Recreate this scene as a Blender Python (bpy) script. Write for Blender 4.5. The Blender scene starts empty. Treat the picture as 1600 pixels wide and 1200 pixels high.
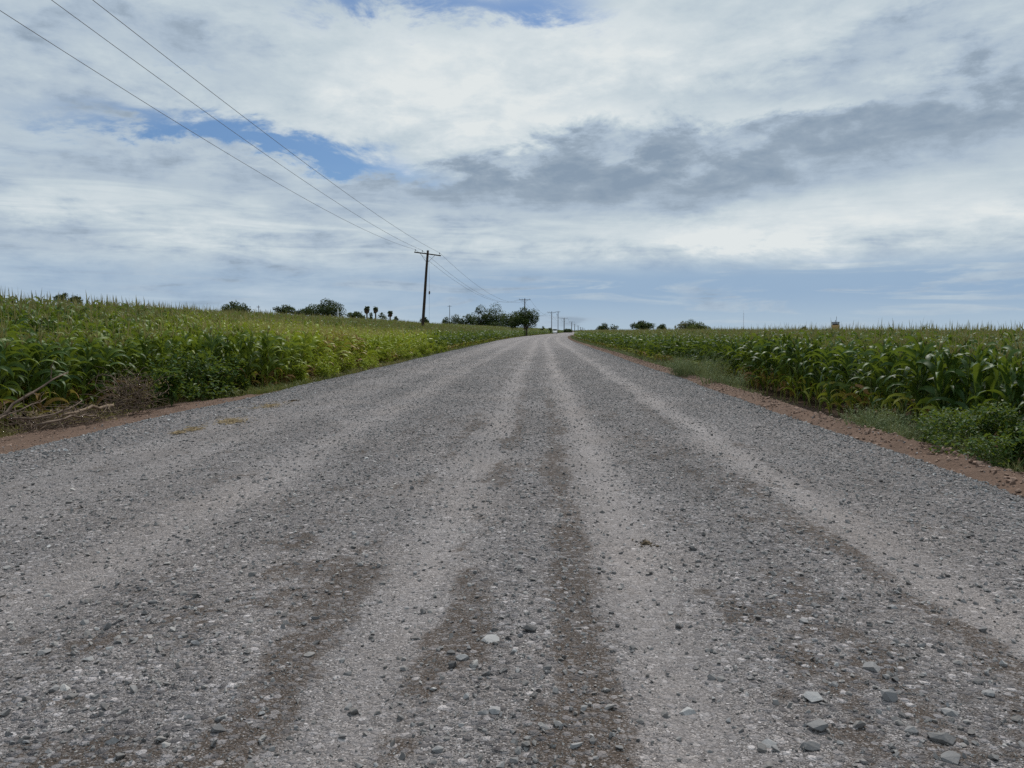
import bpy, bmesh, math, random
import numpy as np
from mathutils import Vector, Matrix

random.seed(7)
R = np.random.default_rng(7)
scene = bpy.context.scene
COL = scene.collection
PI = math.pi
H = 1.5                                   # eye height above the road crown
FPX, YAW, PITCH = 1200.0, math.radians(2.15), math.radians(4.0)

# ------------------------------------------------------------------ helpers
def srgb(r, g, b):
    f = lambda c: (c / 255 / 12.92) if c / 255 <= .04045 else ((c / 255 + .055) / 1.055) ** 2.4
    return (f(r), f(g), f(b), 1.0)

_f = np.array([-math.sin(YAW) * math.cos(PITCH), math.cos(YAW) * math.cos(PITCH), -math.sin(PITCH)])
_r = np.array([math.cos(YAW), math.sin(YAW), 0.0])
_u = np.cross(_r, _f)
def ray(px, py):
    d = _f + _r * (px - 800) / FPX + _u * (600 - py) / FPX
    return d / np.linalg.norm(d)
def at_depth(px, py, y):                  # point of a sight line at distance y along the road
    d = ray(px, py); t = y / d[1]
    return np.array([0, 0, H]) + d * t
def on_plane(px, py, z=0.0):
    d = ray(px, py); t = (z - H) / d[2]
    return np.array([0, 0, H]) + d * t
def azel(px, py):
    d = ray(px, py)
    return math.atan2(d[0], d[1]), math.asin(d[2])

def _hash(ix, iy, seed):
    h = (ix.astype(np.int64) * 374761393 + iy.astype(np.int64) * 668265263 + seed * 1442695041) & 0x7fffffff
    h = ((h ^ (h >> 13)) * 1274126177) & 0x7fffffff
    h = (h ^ (h >> 16)) & 0xffff
    return h / 65535.0
def vnoise(x, y, seed=0):
    x = np.asarray(x, float); y = np.asarray(y, float)
    ix = np.floor(x); iy = np.floor(y); fx = x - ix; fy = y - iy
    fx = fx * fx * (3 - 2 * fx); fy = fy * fy * (3 - 2 * fy)
    a = _hash(ix, iy, seed); b = _hash(ix + 1, iy, seed); c = _hash(ix, iy + 1, seed); d = _hash(ix + 1, iy + 1, seed)
    return (a * (1 - fx) + b * fx) * (1 - fy) + (c * (1 - fx) + d * fx) * fy
def fbm(x, y, seed=0, octs=4, g=.5):
    s = 0; a = 1; t = 0
    for i in range(octs):
        s = s + a * vnoise(x * 2 ** i, y * 2 ** i, seed + i * 17); t += a; a *= g
    return s / t
def sstep(a, b, x):
    t = np.clip((np.asarray(x, float) - a) / (b - a), 0, 1)
    return t * t * (3 - 2 * t)

def np_mesh(name, V, F, attrs=None, matidx=None, smooth=False, uv=None):
    """V (n,3); F list of (k,m) index arrays; attrs: name -> per-vertex float array."""
    me = bpy.data.meshes.new(name)
    V = np.ascontiguousarray(V, dtype=np.float32)
    me.vertices.add(len(V)); me.vertices.foreach_set('co', V.ravel())
    F = [f for f in F if len(f)]
    loops = np.concatenate([f.ravel() for f in F]).astype(np.int32)
    tot = np.concatenate([np.full(len(f), f.shape[1], np.int32) for f in F])
    start = np.concatenate([[0], np.cumsum(tot)[:-1]]).astype(np.int32)
    me.loops.add(len(loops)); me.loops.foreach_set('vertex_index', loops)
    me.polygons.add(len(tot)); me.polygons.foreach_set('loop_start', start)
    try: me.polygons.foreach_set('loop_total', tot)
    except Exception: pass
    if matidx is not None: me.polygons.foreach_set('material_index', np.ascontiguousarray(matidx, np.int32))
    me.polygons.foreach_set('use_smooth', np.full(len(tot), bool(smooth)))
    for k, a in (attrs or {}).items():
        at = me.attributes.new(k, 'FLOAT', 'POINT'); at.data.foreach_set('value', np.ascontiguousarray(a, np.float32))
    if uv is not None:
        l = me.uv_layers.new(name='plan'); l.data.foreach_set('uv', np.ascontiguousarray(uv[loops], np.float32).ravel())
    me.update(calc_edges=True); me.validate(verbose=False)
    return me

def obj(name, me, mats, parent=None, loc=None):
    o = bpy.data.objects.new(name, me); COL.objects.link(o)
    if not isinstance(mats, (list, tuple)): mats = [mats]
    if me is not None and len(me.materials) == 0:
        for m in mats: me.materials.append(m)
    if parent is not None: o.parent = parent
    if loc is not None: o.location = loc
    o.color = (0, 0, 0, 1)
    return o
def empty(name, loc, rz=0.0):
    o = bpy.data.objects.new(name, None); COL.objects.link(o)
    o.location = loc; o.rotation_euler = (0, 0, rz); o.empty_display_size = .2
    return o
def tag(o, label=None, cat=None, group=None, kind=None):
    if label: o['label'] = label
    if cat: o['category'] = cat
    if group: o['group'] = group
    if kind: o['kind'] = kind
    return o

class MB:
    """collects tubes, boxes, ribbons into one mesh"""
    def __init__(s): s.v = []; s.f = []; s.n = 0; s.a = []
    def add(s, V, F, a=0.0):
        V = np.asarray(V, float)
        s.v.append(V); s.f += [tuple(int(i) + s.n for i in f) for f in F]; s.n += len(V)
        s.a.append(np.full(len(V), a) if np.isscalar(a) else np.asarray(a))
    def box(s, c, size, rot=None, a=0.0):
        x, y, z = [q / 2 for q in size]
        V = np.array([[-x,-y,-z],[x,-y,-z],[x,y,-z],[-x,y,-z],[-x,-y,z],[x,-y,z],[x,y,z],[-x,y,z]])
        if rot is not None: V = V @ np.array(rot).T
        s.add(V + np.array(c), [(0,3,2,1),(4,5,6,7),(0,1,5,4),(1,2,6,5),(2,3,7,6),(3,0,4,7)], a)
    def tube(s, P, rad, k=6, a=0.0, caps=True):
        P = np.asarray(P, float); n = len(P)
        rad = np.broadcast_to(np.asarray(rad, float), (n,))
        T = np.gradient(P, axis=0); T /= np.linalg.norm(T, axis=1)[:, None] + 1e-9
        ref = np.array([0, 0, 1.0]) if abs(T[:, 2]).mean() < .8 else np.array([1.0, 0, 0])
        A = np.cross(T, ref); A /= np.linalg.norm(A, axis=1)[:, None] + 1e-9
        B = np.cross(T, A)
        th = np.arange(k) * 2 * PI / k
        V = (P[:, None] + rad[:, None, None] * (np.cos(th)[None, :, None] * A[:, None] + np.sin(th)[None, :, None] * B[:, None])).reshape(-1, 3)
        F = [(i*k+j, i*k+(j+1) % k, (i+1)*k+(j+1) % k, (i+1)*k+j) for i in range(n-1) for j in range(k)]
        if caps: F += [tuple(range(k))[::-1], tuple((n-1)*k + j for j in range(k))]
        s.add(V, F, a)
    def lathe(s, prof, c=(0, 0, 0), k=10, a=0.0):
        prof = np.asarray(prof, float); n = len(prof); th = np.arange(k) * 2 * PI / k
        V = np.stack([prof[:, 0, None] * np.cos(th), prof[:, 0, None] * np.sin(th), np.repeat(prof[:, 1, None], k, 1)], -1).reshape(-1, 3) + np.array(c)
        F = [(i*k+j, i*k+(j+1) % k, (i+1)*k+(j+1) % k, (i+1)*k+j) for i in range(n-1) for j in range(k)]
        F += [tuple(range(k))[::-1], tuple((n-1)*k + j for j in range(k))]
        s.add(V, F, a)
    def mesh(s, name, smooth=False, attr='lt'):
        me = bpy.data.meshes.new(name)
        me.from_pydata(np.concatenate(s.v).tolist(), [], s.f)
        at = me.attributes.new(attr, 'FLOAT', 'POINT'); at.data.foreach_set('value', np.concatenate(s.a).astype(np.float32))
        me.polygons.foreach_set('use_smooth', [smooth] * len(me.polygons)); me.update()
        return me
    def build(s, name, mat, parent=None, smooth=False, loc=None):
        return obj(name, s.mesh(name, smooth), mat, parent, loc)

# ------------------------------------------------------------------ materials
class NT:
    def __init__(s, nt): s.nt = nt
    def n(s, t, **kw):
        nd = s.nt.nodes.new(t)
        for k, v in kw.items(): setattr(nd, k, v)
        return nd
    def put(s, sock, v):
        if v is None: return
        if hasattr(v, 'is_linked') or isinstance(v, bpy.types.NodeSocket): s.nt.links.new(v, sock)
        else: sock.default_value = v
    def math(s, op, a, b=None, c=None, clamp=False):
        nd = s.n('ShaderNodeMath', operation=op, use_clamp=clamp)
        for i, v in enumerate((a, b, c)): s.put(nd.inputs[i], v)
        return nd.outputs[0]
    def vmath(s, op, a, b=None, out=0):
        nd = s.n('ShaderNodeVectorMath', operation=op)
        s.put(nd.inputs[0], a); s.put(nd.inputs[1], b)
        return nd.outputs[out]
    def mix(s, f, a, b, mode='MIX'):
        nd = s.n('ShaderNodeMix', data_type='RGBA', blend_type=mode)
        s.put(nd.inputs[0], f); s.put(nd.inputs[6], a); s.put(nd.inputs[7], b)
        return nd.outputs[2]
    def ramp(s, f, stops, interp='LINEAR'):
        nd = s.n('ShaderNodeValToRGB'); cr = nd.color_ramp; cr.interpolation = interp
        while len(cr.elements) < len(stops): cr.elements.new(.5)
        for e, (p, c) in zip(cr.elements, stops): e.position = p; e.color = c if len(c) == 4 else (*c, 1)
        s.put(nd.inputs[0], f); return nd.outputs[0]
    def rng(s, v, a, b, c=0.0, d=1.0):
        nd = s.n('ShaderNodeMapRange'); nd.clamp = True; nd.interpolation_type = 'SMOOTHSTEP'
        s.put(nd.inputs[0], v)
        for i, q in enumerate((a, b, c, d)): nd.inputs[i + 1].default_value = q
        return nd.outputs[0]
    def noise(s, vec, scale, detail=4, rough=.5, dist=0.0):
        nd = s.n('ShaderNodeTexNoise'); s.put(nd.inputs['Vector'], vec)
        nd.inputs['Scale'].default_value = scale; nd.inputs['Detail'].default_value = detail
        nd.inputs['Roughness'].default_value = rough; nd.inputs['Distortion'].default_value = dist
        return nd.outputs[0]
    def voro(s, vec, scale, feat='F1', rnd=1.0):
        nd = s.n('ShaderNodeTexVoronoi', feature=feat); s.put(nd.inputs['Vector'], vec)
        nd.inputs['Scale'].default_value = scale; nd.inputs['Randomness'].default_value = rnd
        return nd
    def attr(s, name, kind='GEOMETRY'):
        nd = s.n('ShaderNodeAttribute', attribute_name=name, attribute_type=kind); return nd.outputs['Fac']
    def mapping(s, vec, scale=(1, 1, 1), loc=(0, 0, 0), rz=0, typ='POINT'):
        nd = s.n('ShaderNodeMapping', vector_type=typ); s.put(nd.inputs[0], vec)
        nd.inputs['Location'].default_value = loc; nd.inputs['Rotation'].default_value = (0, 0, rz); nd.inputs['Scale'].default_value = scale
        return nd.outputs[0]

def material(name):
    m = bpy.data.materials.new(name); m.use_nodes = True
    nt = m.node_tree; nt.nodes.clear(); t = NT(nt)
    out = t.n('ShaderNodeOutputMaterial'); p = t.n('ShaderNodeBsdfPrincipled')
    nt.links.new(p.outputs[0], out.inputs[0])
    return m, t, p, out
def bump(t, p, height, strength, dist):
    b = t.n('ShaderNodeBump'); b.inputs['Strength'].default_value = strength; b.inputs['Distance'].default_value = dist
    t.put(b.inputs['Height'], height); t.nt.links.new(b.outputs[0], p.inputs['Normal'])

def simple_mat(name, c0, c1, scale=8, rough=.8, metal=0.0, bstr=.3, bdist=.01, stretch=(1, 1, 1), spec=.3):
    m, t, p, out = material(name)
    tc = t.n('ShaderNodeTexCoord').outputs['Object']
    v = t.mapping(tc, stretch)
    n = t.noise(v, scale, 6, .62)
    t.put(p.inputs['Base Color'], t.ramp(n, [(.3, c0), (.7, c1)]))
    p.inputs['Roughness'].default_value = rough; p.inputs['Metallic'].default_value = metal
    p.inputs['Specular IOR Level'].default_value = spec
    bump(t, p, n, bstr, bdist)
    return m

def leaf_mat(name, dark, light, yellow, dry, rough=.45, transl=.28, spec=.4):
    m, t, p, out = material(name)
    lt = t.attr('lt'); yl = t.attr('yel')
    oi = t.n('ShaderNodeObjectInfo')
    sep = t.n('ShaderNodeSeparateColor'); t.put(sep.inputs[0], oi.outputs['Color'])
    geo = t.n('ShaderNodeNewGeometry')
    big = t.noise(geo.outputs['Position'], 3.2, 3, .6)
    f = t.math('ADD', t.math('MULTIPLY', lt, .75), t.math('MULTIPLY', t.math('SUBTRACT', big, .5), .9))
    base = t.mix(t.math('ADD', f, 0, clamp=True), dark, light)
    y = t.math('ADD', yl, sep.outputs[0])
    base = t.mix(t.rng(y, .1, .75), base, yellow)
    base = t.mix(t.rng(y, .78, 1.05), base, dry)
    t.put(p.inputs['Base Color'], base)
    p.inputs['Roughness'].default_value = rough; p.inputs['Specular IOR Level'].default_value = spec
    tr = t.n('ShaderNodeBsdfTranslucent'); t.put(tr.inputs[0], t.mix(.5, base, yellow))
    mx = t.n('ShaderNodeMixShader'); mx.inputs[0].default_value = transl
    t.nt.links.new(p.outputs[0], mx.inputs[1]); t.nt.links.new(tr.outputs[0], mx.inputs[2])
    t.nt.links.new(mx.outputs[0], out.inputs[0])
    return m

M = {}
M['maize_leaf'] = leaf_mat('maize_leaf', (.022, .060, .010, 1), (.080, .155, .028, 1), (.29, .35, .030, 1), (.34, .19, .075, 1), .52, .30, .32)
M['maize_stalk'] = leaf_mat('maize_stalk', (.06, .10, .025, 1), (.13, .16, .05, 1), (.25, .24, .07, 1), (.30, .17, .08, 1), .55, .0, .3)
M['maize_tassel'] = leaf_mat('maize_tassel', (.12, .125, .04, 1), (.29, .255, .10, 1), (.38, .32, .11, 1), (.32, .20, .09, 1), .7, .2, .2)
M['weed_leaf'] = leaf_mat('weed_leaf', (.026, .062, .014, 1), (.075, .145, .030, 1), (.29, .35, .032, 1), (.25, .15, .06, 1), .55, .30, .2)
M['feather'] = leaf_mat('feather', (.085, .125, .050, 1), (.18, .23, .10, 1), (.25, .25, .10, 1), (.30, .22, .11, 1), .6, .25, .2)
M['grass'] = leaf_mat('grass', (.03, .07, .015, 1), (.09, .15, .03, 1), (.22, .22, .06, 1), (.30, .22, .12, 1), .55, .25, .25)
M['tree_leaf'] = leaf_mat('tree_leaf', (.024, .046, .013, 1), (.082, .125, .033, 1), (.12, .15, .025, 1), (.15, .105, .07, 1), .6, .22, .2)
M['bark'] = simple_mat('bark', (.05, .038, .028, 1), (.13, .10, .075, 1), 9, .9, stretch=(3, 3, .6))
M['dead_wood'] = simple_mat('dead_wood', (.065, .045, .033, 1), (.20, .145, .105, 1), 7, .85, stretch=(2, 2, 2))
M['pale_wood'] = simple_mat('pale_wood', (.10, .072, .048, 1), (.26, .19, .13, 1), 9, .9, bdist=.02)
M['pole_wood'] = simple_mat('pole_wood', (.030, .020, .014, 1), (.062, .042, .029, 1), 6, .85, stretch=(6, 6, .35), bstr=.5)
M['pole_concrete'] = simple_mat('pole_concrete', (.09, .09, .09, 1), (.17, .17, .165, 1), 3, .85)
M['steel'] = simple_mat('steel', (.16, .16, .16, 1), (.26, .26, .26, 1), 20, .5, .7)
M['porcelain'] = simple_mat('porcelain', (.07, .05, .045, 1), (.13, .10, .09, 1), 10, .3, spec=.5)
M['wire'] = simple_mat('wire', (.09, .09, .095, 1), (.13, .13, .135, 1), 20, .6, .2, bstr=0)
M['yellow_paint'] = simple_mat('yellow_paint', (.36, .20, .07, 1), (.50, .31, .13, 1), 3, .6)
M['dark_metal'] = simple_mat('dark_metal', (.03, .03, .035, 1), (.08, .075, .075, 1), 6, .6)
M['mast_paint'] = simple_mat('mast_paint', (.28, .25, .26, 1), (.42, .40, .42, 1), .3, .6)
M['white_paint'] = simple_mat('white_paint', (.70, .70, .69, 1), (.82, .82, .81, 1), 3, .4)
M['van_glass'] = simple_mat('van_glass', (.02, .024, .03, 1), (.04, .045, .05, 1), 3, .12, spec=.6, bstr=0)
M['rubber'] = simple_mat('rubber', (.02, .02, .02, 1), (.04, .04, .04, 1), 20, .85)
M['dung'] = simple_mat('dung', (.055, .039, .024, 1), (.14, .105, .066, 1), 30, .95, bdist=.02)
M['straw'] = simple_mat('straw', (.20, .145, .078, 1), (.37, .29, .17, 1), 40, .9)
M['clay'] = simple_mat('clay', (.15, .10, .076, 1), (.36, .25, .19, 1), 14, .95, bdist=.02)

def stone_mat(name='crushed_stone', tint=(1, 1, 1)):
    m, t, p, out = material(name)
    lt = t.attr('lt')
    geo = t.n('ShaderNodeNewGeometry')
    n = t.noise(geo.outputs['Position'], 70, 5, .65)
    c = t.ramp(lt, [(0, (.075, .075, .078)), (.35, (.155, .155, .158)), (.7, (.255, .255, .258)), (.9, (.37, .37, .37)), (1, (.50, .495, .485))])
    wm = t.attr('warm')
    c = t.mix(t.math('MULTIPLY', wm, .9), c, t.mix(1, c, (1.03, .99, .94, 1), 'MULTIPLY'))
    c = t.mix(t.math('MULTIPLY', t.rng(n, .35, .75), t.math('MULTIPLY_ADD', wm, .6, .2)), c, t.mix(.5, c, (.27, .225, .185, 1)))
    c2 = t.mix(t.math('MULTIPLY', t.math('SUBTRACT', n, .5), .8), c, (.5, .5, .5, 1), 'OVERLAY')
    t.put(p.inputs['Base Color'], c2)
    p.inputs['Roughness'].default_value = .88; p.inputs['Specular IOR Level'].default_value = .25
    bump(t, p, n, .7, .006)
    return m
M['stone'] = stone_mat()

def road_mat():
    m, t, p, out = material('gravel_road_surface')
    uv = t.n('ShaderNodeUVMap', uv_map='plan').outputs[0]
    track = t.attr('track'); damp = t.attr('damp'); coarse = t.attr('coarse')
    wn = t.noise(uv, 9, 5, .65)
    jit = t.n('ShaderNodeTexNoise'); t.put(jit.inputs['Vector'], uv); jit.inputs['Scale'].default_value = 40; jit.inputs['Detail'].default_value = 2
    wv = t.vmath('ADD', uv, t.vmath('MULTIPLY', t.vmath('SUBTRACT', jit.outputs[1], (.5, .5, .5)), (.012, .012, 0)))
    v1 = t.voro(wv, 190); v2 = t.voro(wv, 72); v3 = t.voro(wv, 26)
    def lum(v):
        s = t.n('ShaderNodeSeparateColor'); t.put(s.inputs[0], v.outputs['Color']); return s.outputs
    l1, l2, l3 = lum(v1), lum(v2), lum(v3)
    fine = t.ramp(l1[0], [(0, (.055, .053, .052)), (.45, (.155, .151, .147)), (.85, (.27, .265, .26)), (1, (.46, .455, .445))])
    mid = t.ramp(l2[0], [(0, (.075, .075, .077)), (.5, (.18, .18, .182)), (.85, (.28, .28, .28)), (1, (.48, .48, .48))])
    big = t.ramp(l3[0], [(0, (.085, .085, .088)), (.5, (.18, .181, .185)), (.85, (.28, .281, .286)), (1, (.46, .46, .46))])
    c = t.mix(t.math('MULTIPLY', t.rng(l2[1], .45, .6), t.rng(v2.outputs['Distance'], .62, .45)), fine, mid)
    isbig = t.math('MULTIPLY', t.rng(l3[1], .86, .9), t.rng(v3.outputs['Distance'], .5, .38))
    isbig2 = t.math('MULTIPLY', t.math('MULTIPLY', t.rng(l3[1], .35, .5), t.rng(v3.outputs['Distance'], .6, .45)), coarse)
    bigf = t.math('MAXIMUM', isbig, isbig2)
    c = t.mix(bigf, c, big)
    # fine dust packed in the wheel tracks
    dust = t.mix(t.noise(uv, 190, 4, .8), (.140, .136, .132, 1), (.335, .325, .316, 1))
    c = t.mix(t.math('MULTIPLY', track, t.rng(wn, .34, .60, .08, .56)), c, dust)
    c = t.mix(1, c, (1.19, 1.12, 1.115, 1), 'MULTIPLY')
    c = t.mix(t.rng(coarse, .55, 1.3, 0, .22), c, t.mix(1, c, (.55, .56, .58, 1), 'MULTIPLY'))  # coarse bands darkened: less dust, plus shade among stones put into the colour
    # brown earth showing through
    dn = t.math('ADD', damp, t.math('MULTIPLY', t.math('SUBTRACT', wn, .5), 1.7))
    earth = t.mix(t.noise(uv, 55, 4, .7), (.045, .033, .025, 1), (.105, .080, .062, 1))
    df = t.math('MULTIPLY', t.rng(dn, .22, .72), t.rng(l1[1], .05, .5, .25, .92))
    c = t.mix(t.math('MULTIPLY', df, t.math('SUBTRACT', 1.0, t.math('MULTIPLY', bigf, .8))), c, earth)
    tint = t.noise(uv, .55, 4, .6)
    c = t.mix(t.rng(tint, .35, .7, 0, .35), c, t.mix(1, c, (.98, .90, .82, 1), 'MULTIPLY'))
    lf = t.noise(t.mapping(uv, (1.0, .28, 1)), 1.6, 5, .6)
    c = t.mix(1, c, t.ramp(lf, [(.25, (.80, .80, .80)), (.75, (1.18, 1.18, 1.18))]), 'MULTIPLY')
    t.put(p.inputs['Base Color'], c)
    p.inputs['Roughness'].default_value = .93; p.inputs['Specular IOR Level'].default_value = .15
    h = t.math('ADD', t.math('MULTIPLY', v1.outputs['Distance'], -.25), t.math('MULTIPLY', v2.outputs['Distance'], -.6))
    h = t.math('ADD', h, t.math('MULTIPLY', t.math('MULTIPLY', v3.outputs['Distance'], bigf), -1.6))
    h = t.math('ADD', h, t.math('MULTIPLY', bigf, .9))
    h = t.math('ADD', h, t.math('MULTIPLY', wn, 1.2))
    h = t.math('MULTIPLY', h, t.math('SUBTRACT', 1.0, t.math('MULTIPLY', track, .55)))
    bump(t, p, h, 1.0, .02)
    return m
M['road'] = road_mat()

def ground_mat():
    m, t, p, out = material('field_soil')
    uv = t.n('ShaderNodeUVMap', uv_map='plan').outputs[0]
    red = t.attr('red')
    n1 = t.noise(uv, 2.2, 6, .65); n2 = t.noise(uv, 26, 5, .7)
    soil = t.mix(n2, (.045, .030, .020, 1), (.14, .095, .062, 1))
    bank = t.mix(n2, (.080, .054, .041, 1), (.225, .155, .118, 1))
    c = t.mix(t.rng(t.math('ADD', red, t.math('MULTIPLY', t.math('SUBTRACT', n1, .5), .5)), .3, .7), soil, bank)
    c = t.mix(1, c, t.ramp(n1, [(.25, (.78, .78, .78)), (.75, (1.15, 1.12, 1.1))]), 'MULTIPLY')
    t.put(p.inputs['Base Color'], c)
    p.inputs['Roughness'].default_value = .97; p.inputs['Specular IOR Level'].default_value = .1
    bump(t, p, t.math('ADD', n2, t.math('MULTIPLY', n1, .6)), .7, .05)
    return m
M['ground'] = ground_mat()

# ------------------------------------------------------------------ lie of the land
def xc(d):                                # the road bends to the right in the distance
    d = np.asarray(d, float)
    k = 2.1e-4
    return np.where(d < 90, 0, np.where(d < 245, k * (d - 90) ** 2, k * 155 ** 2 + 2 * k * 155 * (d - 245)))
EDGE_L, EDGE_R = -6.75, 4.5
def edge_l(d): return EDGE_L + .28 * (fbm(np.asarray(d) * .22, 3.1, 5, 3) - .5)
def edge_r(d): return EDGE_R + .35 * (fbm(np.asarray(d) * .25, 7.7, 6, 3) - .5)
def near_left(d): return 1 - sstep(17.5, 22.5, d)       # the wide bare verge beside the brush
def corn_l(d): return -7.75 - 2.9 * near_left(d)
def corn_r(d): return 6.65 + .5 * sstep(26, 22, d) * sstep(16, 20, d) * 0 + 0 * np.asarray(d, float)

TRACKS = [(-4.35, .35, .22), (-2.85, .30, .60), (-.70, .25, .72), (.58, .23, .95), (2.45, .26, .85)]
STREAKS = [(.17, .13, 1.0), (-.42, .16, .75), (-1.12, .16, .72), (-1.75, .25, .35), (1.25, .35, .42), (2.05, .12, .55), (-2.3, .3, .3), (1.75, .3, .3)]
LOOSE = [(-2.0, .55, .8), (1.5, .55, 1.0), (-.15, .18, .6), (-3.6, .5, .5), (3.3, .6, .7)]
def wob(off, d): return off + .11 * (fbm(d * .30, off * .15 + 9, 31, 3) - .5) * 2
def f_track(off, d):
    o = wob(off, d); s = 0
    for c, w, a in TRACKS: s = s + a * np.exp(-((o - c) / w) ** 2)
    return np.clip(s * (.50 + .75 * fbm(off * 2.2, d * .22, 40, 4)), 0, 1)
PATCHES = []                              # brown earth worn through the stone: (offset, distance, half width, half length, strength)
for _p in [(868, 700, .14, 2.2, .7), (880, 780, .14, 1.2, .8), (893, 880, .15, .8, .9), (897, 960, .14, .35, 1.2), (915, 1060, .12, .30, 1.4), (930, 1160, .13, .25, 1.4), (745, 1000, .10, .14, 1.1),
           (690, 995, .09, .12, 1.1), (655, 1055, .10, .16, 1.2), (600, 1150, .08, .12, 1.0), (640, 1185, .08, .10, 1.3), (570, 865, .18, .5, .9), (520, 930, .16, .4, .9), (470, 1005, .14, .35, 1.4),
           (425, 1095, .14, .25, 1.4), (330, 1180, .10, .12, 1.0), (160, 1000, .12, .12, 1.0), (300, 960, .14, .15, .8), (1535, 990, .12, .5, 1.0), (1150, 690, .10, 2.5, .8), (1225, 760, .09, 1.2, .8),
           (1320, 850, .09, .7, .7), (1290, 1010, .25, .25, .8), (1390, 1100, .22, .2, .9), (1480, 1190, .25, .12, 1.0), (80, 1185, .2, .12, .9), (730, 910, .12, .35, .8), (1240, 900, .25, .4, .6)]:
    _q = on_plane(_p[0], _p[1]); PATCHES.append((_q[0], _q[1], _p[2], _p[3], _p[4]))
def f_damp(off, d):
    o = wob(off, d); s = 0 * o
    for i, (c, w, a) in enumerate(STREAKS):
        s = s + a * np.exp(-((o - c) / (w * 1.05)) ** 2) * sstep(.34, .60, fbm(d * .75 + i * 7.1, o * 2.6, 51 + i, 5, .62))
    s = s + .45 * sstep(.57, .70, fbm(off * 3.6 + 3, d * 1.7, 66, 5, .6)) * (1 - f_track(off, d) * .6)
    fade = 1 - .60 * sstep(6, 26, d)
    s = s * 1.0
    for q in PATCHES: s = s + .72 * q[4] * np.exp(-((off - q[0]) / (q[2] * .85)) ** 2 - ((d - q[1]) / (q[3] * 1.45)) ** 2) * sstep(.34, .60, fbm(d * 2.2, off * 6.0, 69, 5, .65))
    return np.clip(s * fade * (.55 + .9 * fbm(off * 9, d * 9, 68, 3)), 0, 1)
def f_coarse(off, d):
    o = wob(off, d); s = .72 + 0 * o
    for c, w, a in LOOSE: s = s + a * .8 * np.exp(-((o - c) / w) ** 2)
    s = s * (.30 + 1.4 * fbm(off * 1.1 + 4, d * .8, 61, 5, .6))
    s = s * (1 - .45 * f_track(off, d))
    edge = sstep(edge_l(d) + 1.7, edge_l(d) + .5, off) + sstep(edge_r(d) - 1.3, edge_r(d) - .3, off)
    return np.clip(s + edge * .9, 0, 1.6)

def road_z(off, d):
    o = wob(off, d)
    z = -.0035 * (off + 1.0) ** 2 * .6
    for c, w, a in TRACKS: z = z - .022 * a * np.exp(-((o - c) / w) ** 2)
    z = z + .030 * (fbm(off * 1.1, d * .6, 71, 4) - .5) + .012 * (fbm(off * 7, d * 7, 73, 3) - .5)
    el, er = edge_l(d), edge_r(d)
    z = z + .07 * np.exp(-((off - el - .45) / .35) ** 2) * (.5 + fbm(d * .8, 1.0, 75, 3)) + .04 * np.exp(-((off - er + .3) / .25) ** 2)
    z = z - .55 * np.clip(el - off, 0, None) - .55 * np.clip(off - er, 0, None)
    return z
def ground_z(off, d):
    off = np.asarray(off, float); d = np.asarray(d, float)
    el, er = edge_l(d), edge_r(d)
    nl = near_left(d)
    lo = el - off                                     # distance out from the left edge
    zl_near = -.11 - .06 * lo * sstep(0, 1.6, lo) - .26 * sstep(1.6, 3.6, lo)
    zl_far = -.10 - .32 * sstep(-.1, 1.3, lo)
    zl = zl_near * nl + zl_far * (1 - nl) + 1.25 * sstep(-9.5, -26, off) + 0 * off
    ro = off - er
    zr = -.10 + .10 * np.exp(-((ro - .45) / .32) ** 2) - .30 * sstep(.5, 2.1, ro)
    mid = -.10 - .35 * sstep(0, .5, np.minimum(-lo, -ro))
    z = np.where(off < el, zl, np.where(off > er, zr, mid))
    rough = sstep(2.0, .2, np.minimum(np.abs(lo), np.abs(ro)))
    z = z + .13 * (fbm(off * 4.2, d * 4.2, 81, 5, .6) - .5) * (.30 + rough) * (np.abs(off) < 60)
    return z
def gz(x, y):
    return float(ground_z(np.array([x - xc(y)]), np.array([y]))[0])

def grid_mesh(name, offs, ds, zf, extra):
    O, D = np.meshgrid(offs, ds)
    O = O.ravel(); D = D.ravel()
    V = np.stack([O + xc(D), D, zf(O, D)], -1)
    nx, ny = len(offs), len(ds)
    i = np.arange(nx * ny).reshape(ny, nx)
    F = np.stack([i[:-1, :-1], i[:-1, 1:], i[1:, 1:], i[1:, :-1]], -1).reshape(-1, 4)
    return np_mesh(name, V, [F], extra(O, D), None, True, np.stack([O, D], -1))
def grow(a, b, s0, rate):
    out = [a]; s = s0
    while out[-1] < b: out.append(out[-1] + s); s *= rate
    return out
ds = np.array(list(np.arange(-12, 1.5, .5)) + list(np.arange(1.5, 16, .07)) + grow(16, 1200, .08, 1.012))
offs = np.arange(-7.6, 5.45, .085)
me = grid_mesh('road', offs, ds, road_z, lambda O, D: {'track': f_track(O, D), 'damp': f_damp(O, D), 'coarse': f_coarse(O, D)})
tag(obj('road', me, M['road']), 'wide grey gravel road with pale wheel tracks running to the horizon', 'road', kind='structure')
go = np.array(sorted(set(np.round(np.concatenate([-np.array(grow(30, 6000, 2, 1.22)), np.arange(-30, -12, 1.0), np.arange(-12, -6.2, .12), np.arange(-6.2, 4.0, .7),
                     np.arange(4.0, 8.2, .1), np.arange(8.2, 30, 1.0), np.array(grow(30, 6000, 2, 1.22))]), 3))))
gd = np.array(list(-np.array(grow(12, 3000, 4, 1.3)))[::-1] + list(np.arange(-11, 3, 1.0)) + list(np.arange(3, 32, .12)) + grow(32, 9000, .15, 1.035))
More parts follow.
